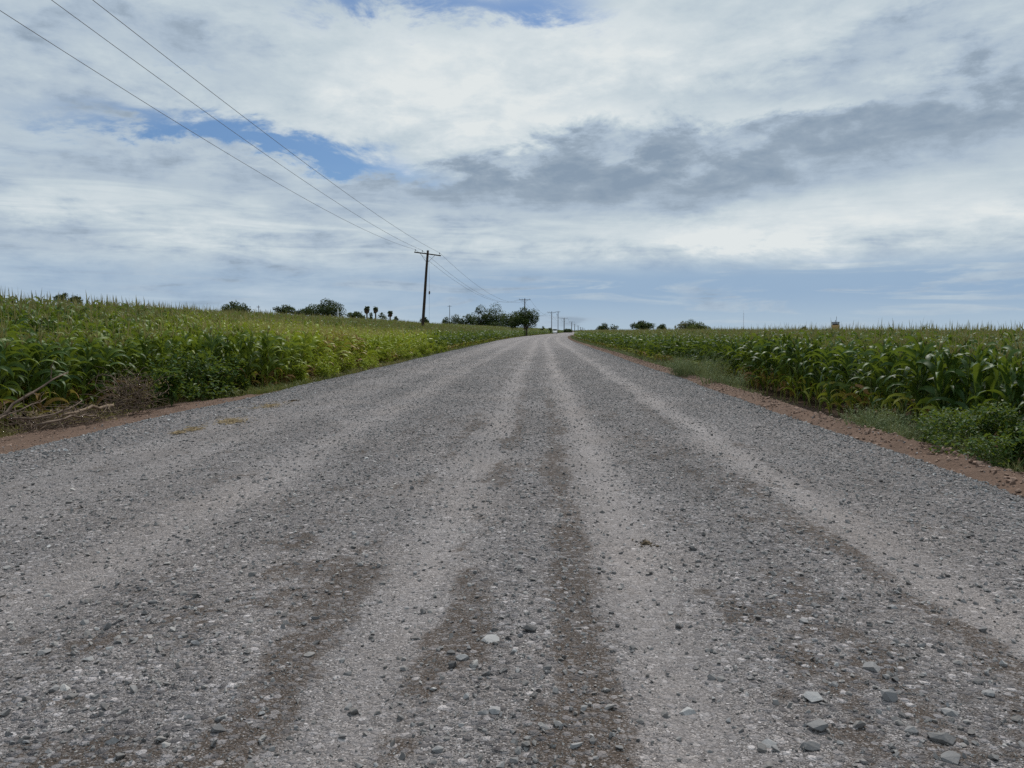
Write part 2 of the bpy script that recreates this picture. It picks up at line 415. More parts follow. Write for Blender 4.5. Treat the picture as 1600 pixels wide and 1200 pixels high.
me = grid_mesh('ground', go, gd, ground_z,
               lambda O, D: {'red': np.clip((1 - .7 * sstep(45, 110, D)) * sstep(8.2, 6.2, O) * (O > 0) * (1 - .35 * sstep(5.3, 6.2, O)) + near_left(D) * sstep(-10.0, -8.6, O) * (O < 0), 0, 1)})
tag(obj('ground', me, M['ground']), 'reddish brown field soil and bare dirt verges beside the road', 'ground', kind='structure')

# ------------------------------------------------------------------ crushed stone
def hull_stone(rng, n, flat=.6):
    bm = bmesh.new()
    P = rng.normal(size=(n, 3)); P /= np.linalg.norm(P, axis=1)[:, None]
    P *= rng.uniform(.75, 1.0, (n, 1)); P *= np.array([1.0, rng.uniform(.55, .95), flat * rng.uniform(.7, 1.15)])
    for p in P: bm.verts.new(p)
    r = bmesh.ops.convex_hull(bm, input=bm.verts)
    bmesh.ops.delete(bm, geom=[v for v in bm.verts if not v.link_faces], context='VERTS')
    bmesh.ops.triangulate(bm, faces=bm.faces)
    bm.verts.index_update()
    V = np.array([v.co[:] for v in bm.verts]); F = np.array([[v.index for v in f.verts] for f in bm.faces])
    bm.free(); return V, F
SP_S = [hull_stone(R, 7) for _ in range(10)]
SP_M = [hull_stone(R, 9, .55) for _ in range(16)]
SP_L = [hull_stone(R, 12, .55) for _ in range(16)]

def rot_zt(n, tilt, rng):
    a = rng.uniform(0, 2 * PI, n); b = rng.normal(0, tilt, n); c = rng.normal(0, tilt, n)
    Z = np.zeros((n, 3, 3)); X = np.zeros((n, 3, 3)); Y = np.zeros((n, 3, 3))
    Z[:, 0, 0] = np.cos(a); Z[:, 0, 1] = -np.sin(a); Z[:, 1, 0] = np.sin(a); Z[:, 1, 1] = np.cos(a); Z[:, 2, 2] = 1
    X[:, 0, 0] = 1; X[:, 1, 1] = np.cos(b); X[:, 1, 2] = -np.sin(b); X[:, 2, 1] = np.sin(b); X[:, 2, 2] = np.cos(b)
    Y[:, 1, 1] = 1; Y[:, 0, 0] = np.cos(c); Y[:, 0, 2] = np.sin(c); Y[:, 2, 0] = -np.sin(c); Y[:, 2, 2] = np.cos(c)
    return Z @ X @ Y
class Acc:
    """gathers copies of prototype meshes into one big mesh"""
    def __init__(s): s.V = []; s.F = {}; s.A = {}; s.n = 0; s.M = {}
    def add(s, protos, pick, T, P, attrs, pattr=None):
        # protos: list of (V, F[, per-vertex attr dict, matidx]) ; pick: index per copy
        for k, pr in enumerate(protos):
            idx = np.nonzero(pick == k)[0]
            if not len(idx): continue
            V, F = pr[0], pr[1]
            W = np.einsum('nij,vj->nvi', T[idx], V) + P[idx][:, None]
            s.V.append(W.reshape(-1, 3).astype(np.float32))
            base = s.n + np.arange(len(idx)) * len(V)
            m = F.shape[1]
            s.F.setdefault(m, []).append((F[None] + base[:, None, None]).reshape(-1, m).astype(np.int32))
            s.M.setdefault(m, []).append(np.tile(pr[3] if len(pr) > 3 else np.zeros(len(F), np.int32), len(idx)))
            for a, val in attrs.items():
                q = np.repeat(val[idx][:, None], len(V), 1)
                if len(pr) > 2 and a in pr[2]: q = q + pr[2][a][None]
                s.A.setdefault(a, []).append(q.ravel().astype(np.float32))
            s.n += len(idx) * len(V)
    def mesh(s, name, smooth=False):
        ks = sorted(s.F)
        return np_mesh(name, np.concatenate(s.V), [np.concatenate(s.F[k]) for k in ks], {a: np.concatenate(v) for a, v in s.A.items()},
                       np.concatenate([np.concatenate(s.M[k]) for k in ks]), smooth)

def scatter(d0, d1, dens, rng, o0=-6.9, o1=4.65, weight=None):
    area = (d1 - d0) * (o1 - o0); n = int(area * dens)
    d = rng.uniform(d0, d1, n); o = rng.uniform(o0, o1, n)
    x = o + xc(d)
    keep = (x > -.80 * d - 1.0) & (x < .70 * d + 1.0)
    d, o = d[keep], o[keep]
    if weight is not None:
        k = rng.uniform(0, 1, len(d)) < weight(o, d); d, o = d[k], o[k]
    return o, d
acc = Acc()
def stones(o, d, smin, smax, protos, rng, power=2.0, sink=.25, tilt=.25, zf=road_z, lt=None, warm=None):
    n = len(o)
    s = smin * (1 - rng.uniform(0, 1, n) * (1 - (smin / smax) ** power)) ** (-1 / power) / 2
    T = rot_zt(n, tilt, rng) * s[:, None, None]
    P = np.stack([o + xc(d), d, zf(o, d) + s * (.55 - sink - rng.uniform(0, .35, n)) * .6], -1)
    l = np.clip(rng.normal(.55, .17, n) + .22 * (rng.uniform(0, 1, n) > .95), 0, 1) if lt is None else lt(n)
    wm = np.clip(rng.normal(.75, .3, n), 0, 1) if warm is None else np.full(n, warm)
    acc.add(protos, rng.integers(0, len(protos), n), T, P, {'lt': l, 'warm': wm})
w_f = lambda o, d: np.clip(.30 + .55 * f_coarse(o, d), 0, 1)
w_c = lambda o, d: np.clip(f_coarse(o, d) ** 1.2 * .8 + .05, 0, 1)
o, d = scatter(1.7, 5.2, 3000, R, weight=lambda o, d: w_f(o, d) * sstep(5.2, 3.6, d)); stones(o, d, .005, .010, SP_S, R)
o, d = scatter(1.7, 12, 1000, R, weight=lambda o, d: w_f(o, d) * sstep(12, 7, d)); stones(o, d, .009, .020, SP_S, R, tilt=.4)
o, d = scatter(1.7, 32, 470, R, weight=lambda o, d: w_c(o, d) * sstep(32, 15, d)); stones(o, d, .016, .042, SP_M, R, 2.2, .12, tilt=.5)
o, d = scatter(1.9, 75, 90, R, weight=lambda o, d: w_c(o, d) * sstep(75, 26, d)); stones(o, d, .032, .070, SP_L, R, 3.6, .05, tilt=.42)
we = lambda o, d: np.clip(1.1 * sstep(edge_l(d) + 1.5, edge_l(d) + .25, o) + 1.1 * sstep(edge_r(d) - 1.0, edge_r(d) - .15, o), 0, 1) * (o > edge_l(d) - .22) * (o < edge_r(d) + .15)
o, d = scatter(5, 110, 140, R, weight=lambda o, d: we(o, d) * sstep(110, 55, d)); stones(o, d, .035, .085, SP_M, R, 3.0, .1, .45, lt=lambda n: np.clip(R.normal(.60, .22, n), 0, 1), warm=.1)
wo = lambda o, d: .10 * ((o < edge_l(d)) | (o > edge_r(d)))
o, d = scatter(8, 40, 190, R, -7.6, 5.3, wo); stones(o, d, .03, .06, SP_M, R, 3.0, .2, .4, zf=lambda o, d: np.maximum(road_z(o, d), ground_z(o, d)), warm=.2)
tag(obj('gravel', acc.mesh('gravel'), M['stone']), 'loose grey crushed stone strewn over the road', 'gravel', kind='stuff')

acc2 = acc; acc = Acc()
def clods(d0, d1, o0, o1, dens, wf, smin, smax):
    o, d = scatter(d0, d1, dens, R, o0, o1, wf)
    stones(o, d, smin, smax, SP_L, R, 2.2, .2, .5, zf=ground_z)
clods(6, 75, 4.3, 6.0, 170, lambda o, d: np.exp(-((o - edge_r(d) - .45) / .40) ** 2), .035, .15)
clods(6, 40, 5.0, 7.2, 14, None, .02, .06)
clods(9, 21, -9.2, -6.5, 130, lambda o, d: (o < edge_l(d) - .1) * near_left(d) * .9, .02, .09)
tag(obj('dirt_clods', acc.mesh('dirt_clods'), M['clay']), 'reddish dirt clods crumbled along both road verges', 'dirt', kind='stuff')

# larger stones that can be told apart, laid where the photograph has them
BIG = [(765,1000,.125,.34,.85,'pale flat slab of stone, the largest near the middle of the road'),(828,986,.10,.5,.12,'dark fronted stone lying right of the pale flat slab'),
       (724,1030,.085,.45,.8,'pale broken stone lying below the pale flat slab'),(708,1041,.055,.75,.05,'small dark angular stone touching a pale broken stone'),
       (345,1140,.09,.4,.3,'long bluish grey stone near the bottom left of the road'),(68,1018,.09,.45,.6,'broad grey stone among loose gravel at the left edge'),
       (238,942,.085,.45,.55,'grey stone heading a small cluster on the left tracks'),(226,960,.06,.6,.25,'darker stone just below the small cluster on the left tracks'),
       (152,912,.055,.6,.25,'dark stone standing alone on the pale left track'),(80,1080,.08,.45,.65,'pale grey stone in the bottom left gravel patch'),
       (138,1030,.075,.4,.85,'pale flat stone right of the broad grey stone'),(1362,1043,.10,.6,.65,'tall pale wedge shaped stone on the right gravel ridge'),
       (1270,1091,.105,.5,.9,'whitish rounded stone below the tall wedge stone'),(1387,1088,.085,.8,.6,'upright grey stone right of the whitish rounded stone'),
       (1277,1137,.09,.6,.5,'grey stone with a dark front near the bottom right'),(1266,1167,.095,.5,.4,'grey bluish stone lowest of the right hand row'),
       (1075,1105,.095,.35,.9,'pale stone sunk into the smooth track right of centre'),(1395,945,.07,.55,.8,'pale stone topping a cluster right of the road middle'),
       (1275,945,.075,.5,.5,'grey stone left of the right hand cluster'),(1255,970,.075,.5,.7,'pale angular stone below the grey stone by the right cluster'),
       (1388,970,.06,.5,.7,'light stone just below the right hand cluster'),(1470,1152,.12,.4,.35,'wide bluish stone at the bottom right of the frame'),
       (1488,1184,.10,.45,.5,'rounded grey stone in front of the wide bluish stone'),(1425,1140,.075,.55,.6,'small rounded stone left of the wide bluish stone'),
       (1470,1014,.06,.6,.3,'dark stone on the right ridge above the wheel track'),(1482,1108,.08,.5,.7,'pale rounded stone above the wide bluish stone'),
       (851,1140,.055,.7,.6,'egg sized grey stone on the centre line near the bottom'),(900,1168,.07,.6,.75,'pale rounded stone right of the centre ridge'),
       (684,1172,.06,.6,.7,'round pale stone low on the left centre track'),(731,1092,.05,.9,.8,'small upright pale stone below the dark angular stone'),
       (775,1115,.075,.45,.75,'grey flat stone of a pair near the centre bottom'),(755,1117,.065,.45,.7,'left hand stone of a pair near the centre bottom'),
       (543,1049,.05,.65,.4,'bluish stone alone on the smooth left centre track'),(858,1053,.06,.6,.55,'grey stone beside the dark centre streak'),
       (1048,952,.05,.6,.8,'small white stone on the smooth right centre track'),(1155,860,.075,.4,.6,'flat grey stone on the ridge right of the dung'),
       (1440,1005,.07,.5,.65,'light stone at the far end of the right ridge'),(1545,1080,.075,.5,.75,'pale stone at the right frame edge'),
       (1200,1160,.09,.4,.85,'pale elongated stone on the right centre track'),(150,1090,.06,.5,.5,'grey stone low in the left gravel patch')]
for px, py, s, fl, lt, lab in BIG:
    V, F = hull_stone(R, 13, fl + .05)
    p = on_plane(px, py, 0.0); o_ = p[0]; d_ = p[1]
    zr = float(road_z(np.array([o_]), np.array([d_]))[0])
    V = V * (s / 2) * .95
    V[:, 2] -= V[:, 2].min() + .30 * (V[:, 2].max() - V[:, 2].min())
    me = np_mesh('stone', V, [F], {'lt': np.full(len(V), lt), 'warm': np.full(len(V), .4)})
    so = obj('stone', me, M['stone'], loc=(o_, d_, zr)); so.rotation_euler = (0, 0, R.uniform(-.5, .5))
    tag(so, lab, 'stone', 'larger stones lying on the road')

# dung and straw scraps on the road
def clump(px, py, w, dep, h, mat, name, lab, cat, grp, n=26, strands=0):
    p = on_plane(px, py, 0); zr = float(road_z(np.array([p[0]]), np.array([p[1]]))[0])
    mb = MB()
    for i in range(n):
        a = R.uniform(0, 2 * PI); r = abs(R.normal(0, .5))
        V, F = SP_M[int(R.integers(0, len(SP_M)))]
        s = R.uniform(.2, .75) * h
        T = rot_zt(1, .5, R)[0] * s
        mb.add(V @ T.T + np.array([w / 2 * r * math.cos(a), dep / 2 * r * math.sin(a), s * .35]), F)
    for i in range(strands):
        a = R.uniform(0, 2 * PI); r = abs(R.normal(0, .62)); b = R.uniform(0, PI); L = R.uniform(.06, .16)
        c = np.array([w / 2 * r * math.cos(a), dep / 2 * r * math.sin(a), R.uniform(.008, h * .7)])
        dv = np.array([math.cos(b), math.sin(b), R.uniform(-.05, .15)]) * L / 2
        mb.tube([c - dv, c + [0, 0, .01], c + dv], .0035, 3)
    o = mb.build(name, mat, loc=(p[0], p[1], zr - .004))
    tag(o, lab, cat, grp)
clump(1010, 846, .19, .30, .034, M['dung'], 'dung', 'dark brown dung crumbled on the smooth right centre track', 'dung', None, 60)
clump(363, 657, .60, .9, .07, M['straw'], 'straw_scatter', 'broadest yellow straw scatter on gravel near the left edge', 'straw', 'straw scraps on the left gravel', 34, 150)
clump(303, 669, .30, .5, .06, M['straw'], 'straw_scatter', 'yellow straw scatter beside a brown clod left of the broadest one', 'straw', 'straw scraps on the left gravel', 14, 60)
clump(278, 674, .18, .3, .05, M['straw'], 'straw_scatter', 'smallest yellow straw scrap, nearest the red dirt verge', 'straw', 'straw scraps on the left gravel', 14, 60)
clump(420, 633, .65, 1.1, .07, M['straw'], 'straw_scatter', 'brownish straw scatter beyond the broadest yellow one', 'straw', 'straw scraps on the left gravel', 26, 100)
clump(460, 624, .40, .7, .06, M['dung'], 'dung', 'brown dung crumbs farthest along the left gravel', 'dung', None, 26)
clump(296, 667, .22, .3, .07, M['dung'], 'dung', 'brown dung clod beside yellow straw on the left gravel', 'dung', None, 12)

# ------------------------------------------------------------------ maize
def leaf_strip(az, z0, L, W, e0, e1, ns, cols, rng, r0=.012, wav=.18, bend=1.7):
    s = np.linspace(0, 1, ns + 1)
    e = e0 + (e1 - e0) * s ** bend
    em = (e[1:] + e[:-1]) / 2
    rr = np.concatenate([[r0], r0 + np.cumsum(np.cos(em) * L / ns)]); zz = np.concatenate([[z0], z0 + np.cumsum(np.sin(em) * L / ns)])
    w = W * np.interp(s, [0, .15, .4, .7, .9, 1], [.55, .85, 1.0, .75, .34, .04]) / 2
    ca, sa = math.cos(az), math.sin(az)
    drift = rng.normal(0, .10) * L * s ** 2
    C = np.stack([rr * ca - drift * sa, rr * sa + drift * ca, zz], -1)
    roll = rng.normal(0, .35) + rng.normal(0, .9) * s
    side = np.array([-sa, ca, 0.0]); nrm = np.stack([-np.sin(e) * ca, -np.sin(e) * sa, np.cos(e)], -1)
    S = side[None] * np.cos(roll)[:, None] + nrm * np.sin(roll)[:, None]
    N = -side[None] * np.sin(roll)[:, None] + nrm * np.cos(roll)[:, None]
    ph = rng.uniform(0, 6)
    if cols == 2:
        wl = wav * w * np.sin(s * 15 + ph); wr = wav * w * np.sin(s * 15 + ph + 2)
        A = C + S * w[:, None] + N * (w * .32 + wl)[:, None]; B = C - S * w[:, None] + N * (w * .32 + wr)[:, None]
        V = np.stack([A, C, B], 1).reshape(-1, 3); k = 3
    else:
        V = np.stack([C + S * w[:, None], C - S * w[:, None]], 1).reshape(-1, 3); k = 2
    F = [(i*k+j, i*k+j+1, (i+1)*k+j+1, (i+1)*k+j) for i in range(ns) for j in range(k - 1)]
    return V, F

def make_plant(rng, nleaf, ns, cols, stalk_k, ntas, ear, wide=1.0):
    """returns dict part -> (V, F, lt, yel); about 2.1 m to the tassel tip"""
    parts = {}
    hs = rng.uniform(1.62, 1.78)
    lean = rng.normal(0, .035, 2)
    bendv = lambda z: np.stack([lean[0] * z ** 1.5, lean[1] * z ** 1.5, 0 * z], -1)
    zz = np.array([0, hs * .5, hs]) if stalk_k < 5 else np.linspace(0, hs, 5)
    mb = MB(); mb.tube(np.stack([0 * zz, 0 * zz, zz], -1), np.interp(zz, [0, hs], [.014, .006]) * (1 if stalk_k >= 5 else 1.4), stalk_k, .5, False)
    if ear:
        for _ in range(int(rng.integers(1, 3))):
            a = rng.uniform(0, 6.28); z0 = rng.uniform(.75, 1.05)
            dv = np.array([math.cos(a) * .35, math.sin(a) * .35, .93])
            c0 = np.array([math.cos(a) * .012, math.sin(a) * .012, z0])
            mb.tube(np.stack([c0 + dv * q for q in (0, .05, .13, .19, .22)]), [.008, .024, .026, .014, .003], 6, .75)
    V = np.concatenate(mb.v); V = V + bendv(np.clip(V[:, 2], 0, None)); parts['stalk'] = (V, mb.f, np.concatenate(mb.a), np.clip(.55 - V[:, 2] * .6, 0, 1) * .9)
    vs, fs, ls, ys, n = [], [], [], [], 0
    plane = rng.uniform(0, PI)
    for i in range(nleaf):
        q = i / (nleaf - 1)
        z0 = .16 + (hs - .22) * q ** .92
        az = plane + (i % 2) * PI + rng.normal(0, .38)
        L = (.46 + .36 * math.sin(PI * min(1, q * .9 + .15))) * rng.uniform(.8, 1.15) * (1 - .25 * (q > .9))
        W = .100 * rng.uniform(.8, 1.2) * (.75 + .4 * math.sin(PI * q)) * wide
        e0 = math.radians(rng.uniform(63, 83) + 5 * q); e1 = math.radians(rng.uniform(-100, -55) + 50 * q ** 2 * rng.uniform(0, 1))
        V, F = leaf_strip(az, z0, L, W, e0, e1, ns, cols, rng)
        V = V + bendv(np.full(len(V), z0))
        V[:, 2] = np.maximum(V[:, 2], .01)
        vs.append(V); fs += [tuple(a + n for a in f) for f in F]; n += len(V)
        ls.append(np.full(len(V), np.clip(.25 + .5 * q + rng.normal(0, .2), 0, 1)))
        ys.append(np.full(len(V), (rng.uniform(.55, 1.0) if (q < .16 and rng.uniform() < .8) else np.clip(rng.normal(0, .10) + .12 * (q < .3), 0, .5))))
    parts['foliage'] = (np.concatenate(vs), fs, np.concatenate(ls), np.concatenate(ys))
    vs, fs, n = [], [], 0
    for i in range(ntas):
        az = rng.uniform(0, 2 * PI); up = i == 0
        V, F = leaf_strip(az, hs - .02, (.42 if up else rng.uniform(.18, .28)), .016 * (1 if cols == 2 else 1.9), math.radians(89 if up else rng.uniform(55, 78)),
                          math.radians(85 if up else rng.uniform(20, 60)), 3 if cols == 2 else 2, 1, rng, .004)
        V = V + bendv(np.full(len(V), hs))
        vs.append(V); fs += [tuple(a + n for a in f) for f in F]; n += len(V)
    if ntas == 0: return parts
    V = np.concatenate(vs); parts['tassel'] = (V, fs, rng.uniform(.3, .9) + 0 * V[:, 0], 0 * V[:, 0])
    return parts
MATI = {'foliage': 0, 'stalk': 1, 'tassel': 2}
def merged(parts):
    V, F, lt, ye, mi, n = [], [], [], [], [], 0
    for k, (v, f, l, y) in parts.items():
        V.append(v); F += [tuple(a + n for a in q) for q in f if len(q) == 4]; mi += [MATI[k]] * sum(len(q) == 4 for q in f)
        lt.append(l); ye.append(y); n += len(v)
    return (np.concatenate(V), np.array(F), {'lt': np.concatenate(lt), 'yel': np.concatenate(ye)}, np.array(mi, np.int32))
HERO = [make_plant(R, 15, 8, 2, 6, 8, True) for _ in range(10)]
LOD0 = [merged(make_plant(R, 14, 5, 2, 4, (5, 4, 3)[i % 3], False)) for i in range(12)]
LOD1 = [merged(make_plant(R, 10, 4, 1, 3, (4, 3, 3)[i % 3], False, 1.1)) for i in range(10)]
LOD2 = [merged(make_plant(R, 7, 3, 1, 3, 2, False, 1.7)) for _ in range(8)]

def plant_rows(side, d0, d1, o_in, sp_row, sp_pl, rng):
    """rows run parallel to the road; returns off, d, row number"""
    edge = corn_l if side < 0 else corn_r
    O, D, K = [], [], []
    k = 0
    while True:
        base = k * sp_row
        d = np.arange(d0, d1, sp_pl); d = d + rng.normal(0, sp_pl * .25, len(d))
        e = edge(d)
        o = e - base if side < 0 else e + base
        o = o + rng.normal(0, .07, len(d))
        if base > o_in: break
        O.append(o); D.append(d); K.append(np.full(len(d), k)); k += 1
    O, D, K = np.concatenate(O), np.concatenate(D), np.concatenate(K)
    x = O + xc(D)
    keep = (x > -.86 * D - 2.5) & (x < .76 * D + 2.5)
    return O[keep], D[keep], K[keep] * sp_row
def height_of(side, off, d, inset):
    n = fbm(off * .22, d * .22, 91 if side < 0 else 93, 3) - .5
    n2 = vnoise(off * .05, d * .05, 95) - .5
    if side < 0:
        h = 1.02 + .12 * sstep(0, 6, inset) + .03 * near_left(d)
        patch = np.exp(-((d - 36) / 15) ** 2) * sstep(8, 1, inset)
        h = h - .07 * patch + .12 * sstep(48, 26, d) * sstep(0, 5, inset) + .03 * near_left(d)
    else:
        h = .90 + .06 * sstep(0, 4, inset)
    return h * (1 + .16 * n + .06 * n2)
def yellow_of(side, off, d, inset, rng):
    n = fbm(off * .35, d * .25, 97, 3)
    if side < 0:
        y = .95 * np.exp(-((d - 38) / 17) ** 2) * sstep(9, 1.5, inset) * (.5 + n) + .22 * sstep(22, 45, d) * n + .10 * sstep(3, 10, inset)
    else:
        y = .04 + .18 * (n > .62) * n + .10 * sstep(25, 70, d)
    return np.clip(y + rng.normal(0, .06, len(off)), 0, .70)

fields = {-1: Acc(), 1: Acc()}
hero = []
for side in (-1, 1):
    specs = [(4, 42, 12, .76, .22, LOD0), (42, 120, 24, .80, .34, LOD1), (120, 330, 30, 1.1, .75, LOD2), (330, 620, 26, 2.2, 1.6, LOD2)]
    for si, (d0, d1, oin, spr, spp, lod) in enumerate(specs):
        off, d, inset = plant_rows(side, d0, d1, oin if side < 0 else oin + 3, spr, spp, R)
        hh = height_of(side, off, d, inset); yy = yellow_of(side, off, d, inset, R)
        if si == 0:
            lim = (inset < 1.0) & (d < (32.2 if side < 0 else 24.6))
            for a in np.nonzero(lim)[0]: hero.append((side, off[a], d[a], inset[a], hh[a], yy[a]))
            keep = ~lim; off, d, inset, hh, yy = off[keep], d[keep], inset[keep], hh[keep], yy[keep]
            near = inset < 6
        groups = [(slice(None), lod)]
        if si == 0:
            far_in = inset >= 7
            groups = [(np.nonzero(~far_in)[0], LOD0), (np.nonzero(far_in)[0], LOD1)]
        for sel, lod_ in groups:
            o_, d_, h_, y_ = off[sel], d[sel], hh[sel], yy[sel]
            n = len(o_)
            if not n: continue
            T = rot_zt(n, .05, R); sc = h_ * R.uniform(.92, 1.08, n)
            wide = 1.0 if si < 2 else 1.15
            S = np.zeros((n, 3, 3)); S[:, 0, 0] = S[:, 1, 1] = np.clip(sc, .8, 1.3) * wide; S[:, 2, 2] = sc
            P = np.stack([o_ + xc(d_), d_, ground_z(o_, d_) - .02], -1)
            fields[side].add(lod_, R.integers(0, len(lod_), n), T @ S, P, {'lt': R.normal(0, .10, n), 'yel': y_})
for side, nm in ((-1, 'tall green maize crop with straw coloured tassels on the rising field left of the road'), (1, 'dense dark green maize crop at eye height on the field right of the road')):
    tag(obj('maize_crop', fields[side].mesh('maize_crop'), [M['maize_leaf'], M['maize_stalk'], M['maize_tassel']]), nm, 'maize', kind='stuff')

HM = []
for pr in HERO:
    dct = {}
    for k, (v, f, l, y) in pr.items():
        me = bpy.data.meshes.new('maize_' + k); me.from_pydata(v.tolist(), [], f)
        for an, av in (('lt', l), ('yel', y)):
            at = me.attributes.new(an, 'FLOAT', 'POINT'); at.data.foreach_set('value', np.asarray(av, np.float32))
        me.polygons.foreach_set('use_smooth', [k != 'tassel'] * len(me.polygons)); me.update()
        me.materials.append(M[{'foliage': 'maize_leaf', 'stalk': 'maize_stalk', 'tassel': 'maize_tassel'}[k]])
        dct[k] = me
    HM.append(dct)
def maize(x, y, z, sc, rz, yel, label, group, proto, tilt=(0, 0), tassel=True):
    root = empty('maize_plant', (x, y, z), rz)
    root.rotation_euler = (tilt[0], tilt[1], rz); root.scale = (np.clip(sc, .75, 1.3), np.clip(sc, .75, 1.3), sc) if tassel else (sc, sc, sc)
    tag(root, label, 'maize plant', group)
    for k in ('stalk', 'foliage', 'tassel'):
        if k == 'tassel' and not tassel: continue
        o = obj(k, HM[proto][k], [], root); o.color = (float(yel), 0, 0, 1)
    return root
nl = sum(1 for h in hero if h[0] < 0); nr = len(hero) - nl
print('hero maize', nl, nr)
hero.sort(key=lambda h: h[2])
for side, off, d, ins, h, y in hero:
    if side < 0:
        if d < 18.5: lab, grp = ('green maize plant with drooping leaves in the front row behind the brush' if ins < .4 else 'green maize plant in the second row behind the brush'), ('front maize behind the brush' if ins < .4 else 'second maize row behind the brush')
        elif d < 23.5: lab, grp = ('maize plant in the left outer row beside the leafy weeds' if ins < .4 else 'maize plant in the left second row beside the leafy weeds'), ('outer maize by the leafy weeds' if ins < .4 else 'second maize row by the leafy weeds')
        else: lab, grp = ('yellowing maize plant in the outer row at the left gravel edge' if ins < .4 else 'yellowing maize plant in the second row from the left gravel edge'), ('outer yellowing maize' if ins < .4 else 'second row of yellowing maize')
    else:
        lab, grp = ('dark green maize plant in the front row along the right dirt bank' if ins < .4 else 'dark green maize plant in the second row from the right dirt bank'), ('front maize row on the right' if ins < .4 else 'second maize row on the right')
    x = off + float(xc(d))
    yy = y + (R.uniform(0, .25) if side < 0 and d > 24 else 0)
    maize(x, d, float(ground_z(np.array([off]), np.array([d]))[0]) - .02, h * R.uniform(.93, 1.07), R.uniform(0, 2 * PI), yy, lab, grp, int(R.integers(0, len(HM))), (R.normal(0, .05), R.normal(0, .05)))
for px, py, s, lab in ((1296, 646, .42, 'young maize plant alone on bare dirt before the right front row'), (1590, 712, .40, 'young maize plant at the right frame edge above the leafy bush')):
    p = on_plane(px, py, -.3); maize(p[0], p[1], gz(p[0], p[1]), s, 1.0, .05, lab, None, 3, tassel=False)

# ------------------------------------------------------------------ weeds, grass, brush
def leaf_cards(P, size, rng, droop=.5, ratio=.5, updir=None):
    """folded two-quad leaves at points P"""
    n = len(P)
    az = rng.uniform(0, 2 * PI, n); el = rng.normal(.15, droop, n)
    dv = np.stack([np.cos(az) * np.cos(el), np.sin(az) * np.cos(el), np.sin(el)], -1)
    sd = np.stack([-np.sin(az), np.cos(az), rng.normal(0, .35, n)], -1); sd /= np.linalg.norm(sd, axis=1)[:, None]
    L = size * rng.uniform(.6, 1.3, n)[:, None]; W = L * ratio
    nr = np.cross(dv, sd)
    a = P; b = P + dv * L * .5 + sd * W * .5 + nr * W * .12; c = P + dv * L - nr * L * .15; e = P + dv * L * .5 - sd * W * .5 + nr * W * .12
    V = np.stack([a, b, c, e], 1).reshape(-1, 3)
    F = np.arange(4 * n).reshape(n, 4)
    return V, F
def dome_points(n, rx, ry, h, rng, lobes=9):
    C = np.stack([rng.uniform(-.7, .7, lobes) * rx, rng.uniform(-.7, .7, lobes) * ry, rng.uniform(.15, .82, lobes) * h], -1)
    rr = rng.uniform(.28, .5, lobes)
    k = rng.integers(0, lobes, n)
    u = rng.normal(size=(n, 3)); u /= np.linalg.norm(u, axis=1)[:, None]
    r = rng.uniform(.35, 1.0, n) ** .6
    P = C[k] + u * (rr[k] * r)[:, None] * np.array([rx, ry, h * .62])
    P[:, 2] = np.abs(P[:, 2]) + .02
    return P
def leafy(name, label, cat, x, y, rx, ry, h, n, size, mat, yel=0.0, group=None, ratio=.5, droop=.5, nst=9, stem_mat='maize_stalk', rz=0.0):
    root = empty(name, (x, y, gz(x, y) - .02), rz); tag(root, label, cat, group)
    P = dome_points(n, rx, ry, h, R)
    V, F = leaf_cards(P, size, R, droop, ratio)
    lt = np.repeat(np.clip(R.normal(.45, .25, n), 0, 1), 4); ye = np.repeat(np.clip(yel + R.normal(0, .12, n), 0, 1), 4)
    obj('foliage', np_mesh('weed_foliage', V, [F], {'lt': lt, 'yel': ye}), mat, root)
    mb = MB()
    for i in range(nst):
        a = R.uniform(0, 2 * PI); r = R.uniform(.2, .75)
        e = np.array([math.cos(a) * rx * r, math.sin(a) * ry * r, h * R.uniform(.5, .85)])
        mb.tube([[0, 0, 0], e * np.array([.35, .35, .55]), e], [.012, .008, .003], 4)
    mb.build('stem', M[stem_mat], root)
    return root
leafy_specs = [(15.9, -9.0, .55, .9), (17.2, -8.2, .8, 1.15)]
for i, (px, py, d_, rx, h_, lab) in enumerate([
        (268, 628, 16.9, .50, .85, 'low leafy weed at the road end of the red dirt verge'),
        (300, 630, 18.6, .85, 1.45, 'broadleaf weed bush with glossy dark leaves, tallest by the left gravel'),
        (335, 622, 19.8, .85, 1.30, 'dense dark broadleaf weed just right of the tallest weed bush'),
        (372, 616, 21.2, .80, 1.25, 'lighter green leafy weed where the yellow maize starts'),
        (404, 612, 22.6, .65, .95, 'small bright green weed at the foot of yellowing maize')]):
    x = float(at_depth(px, py, d_)[0])
    leafy('leafy_weed', lab, 'weed', x, d_, rx, rx * .9, h_, int(1400 * rx), .14, M['weed_leaf'], (.12, .05, .08, .25, .40)[i], 'leafy weeds at the left gravel edge', .55)
for i in range(16):
    d_ = 23.5 + 34 * (i / 15) ** 1.25 + R.uniform(-.5, .5); h_ = R.uniform(.65, 1.1); rx = R.uniform(.45, .8)
    leafy('leafy_weed', 'yellow green leafy weed at the foot of yellowing maize along the left gravel', 'weed', float(corn_l(d_)) + .38 + R.uniform(-.1, .15), d_, rx * .75, rx, h_, 900, .12, M['weed_leaf'], R.uniform(.50, .76), 'yellow green weeds along the left gravel', .4, nst=7)
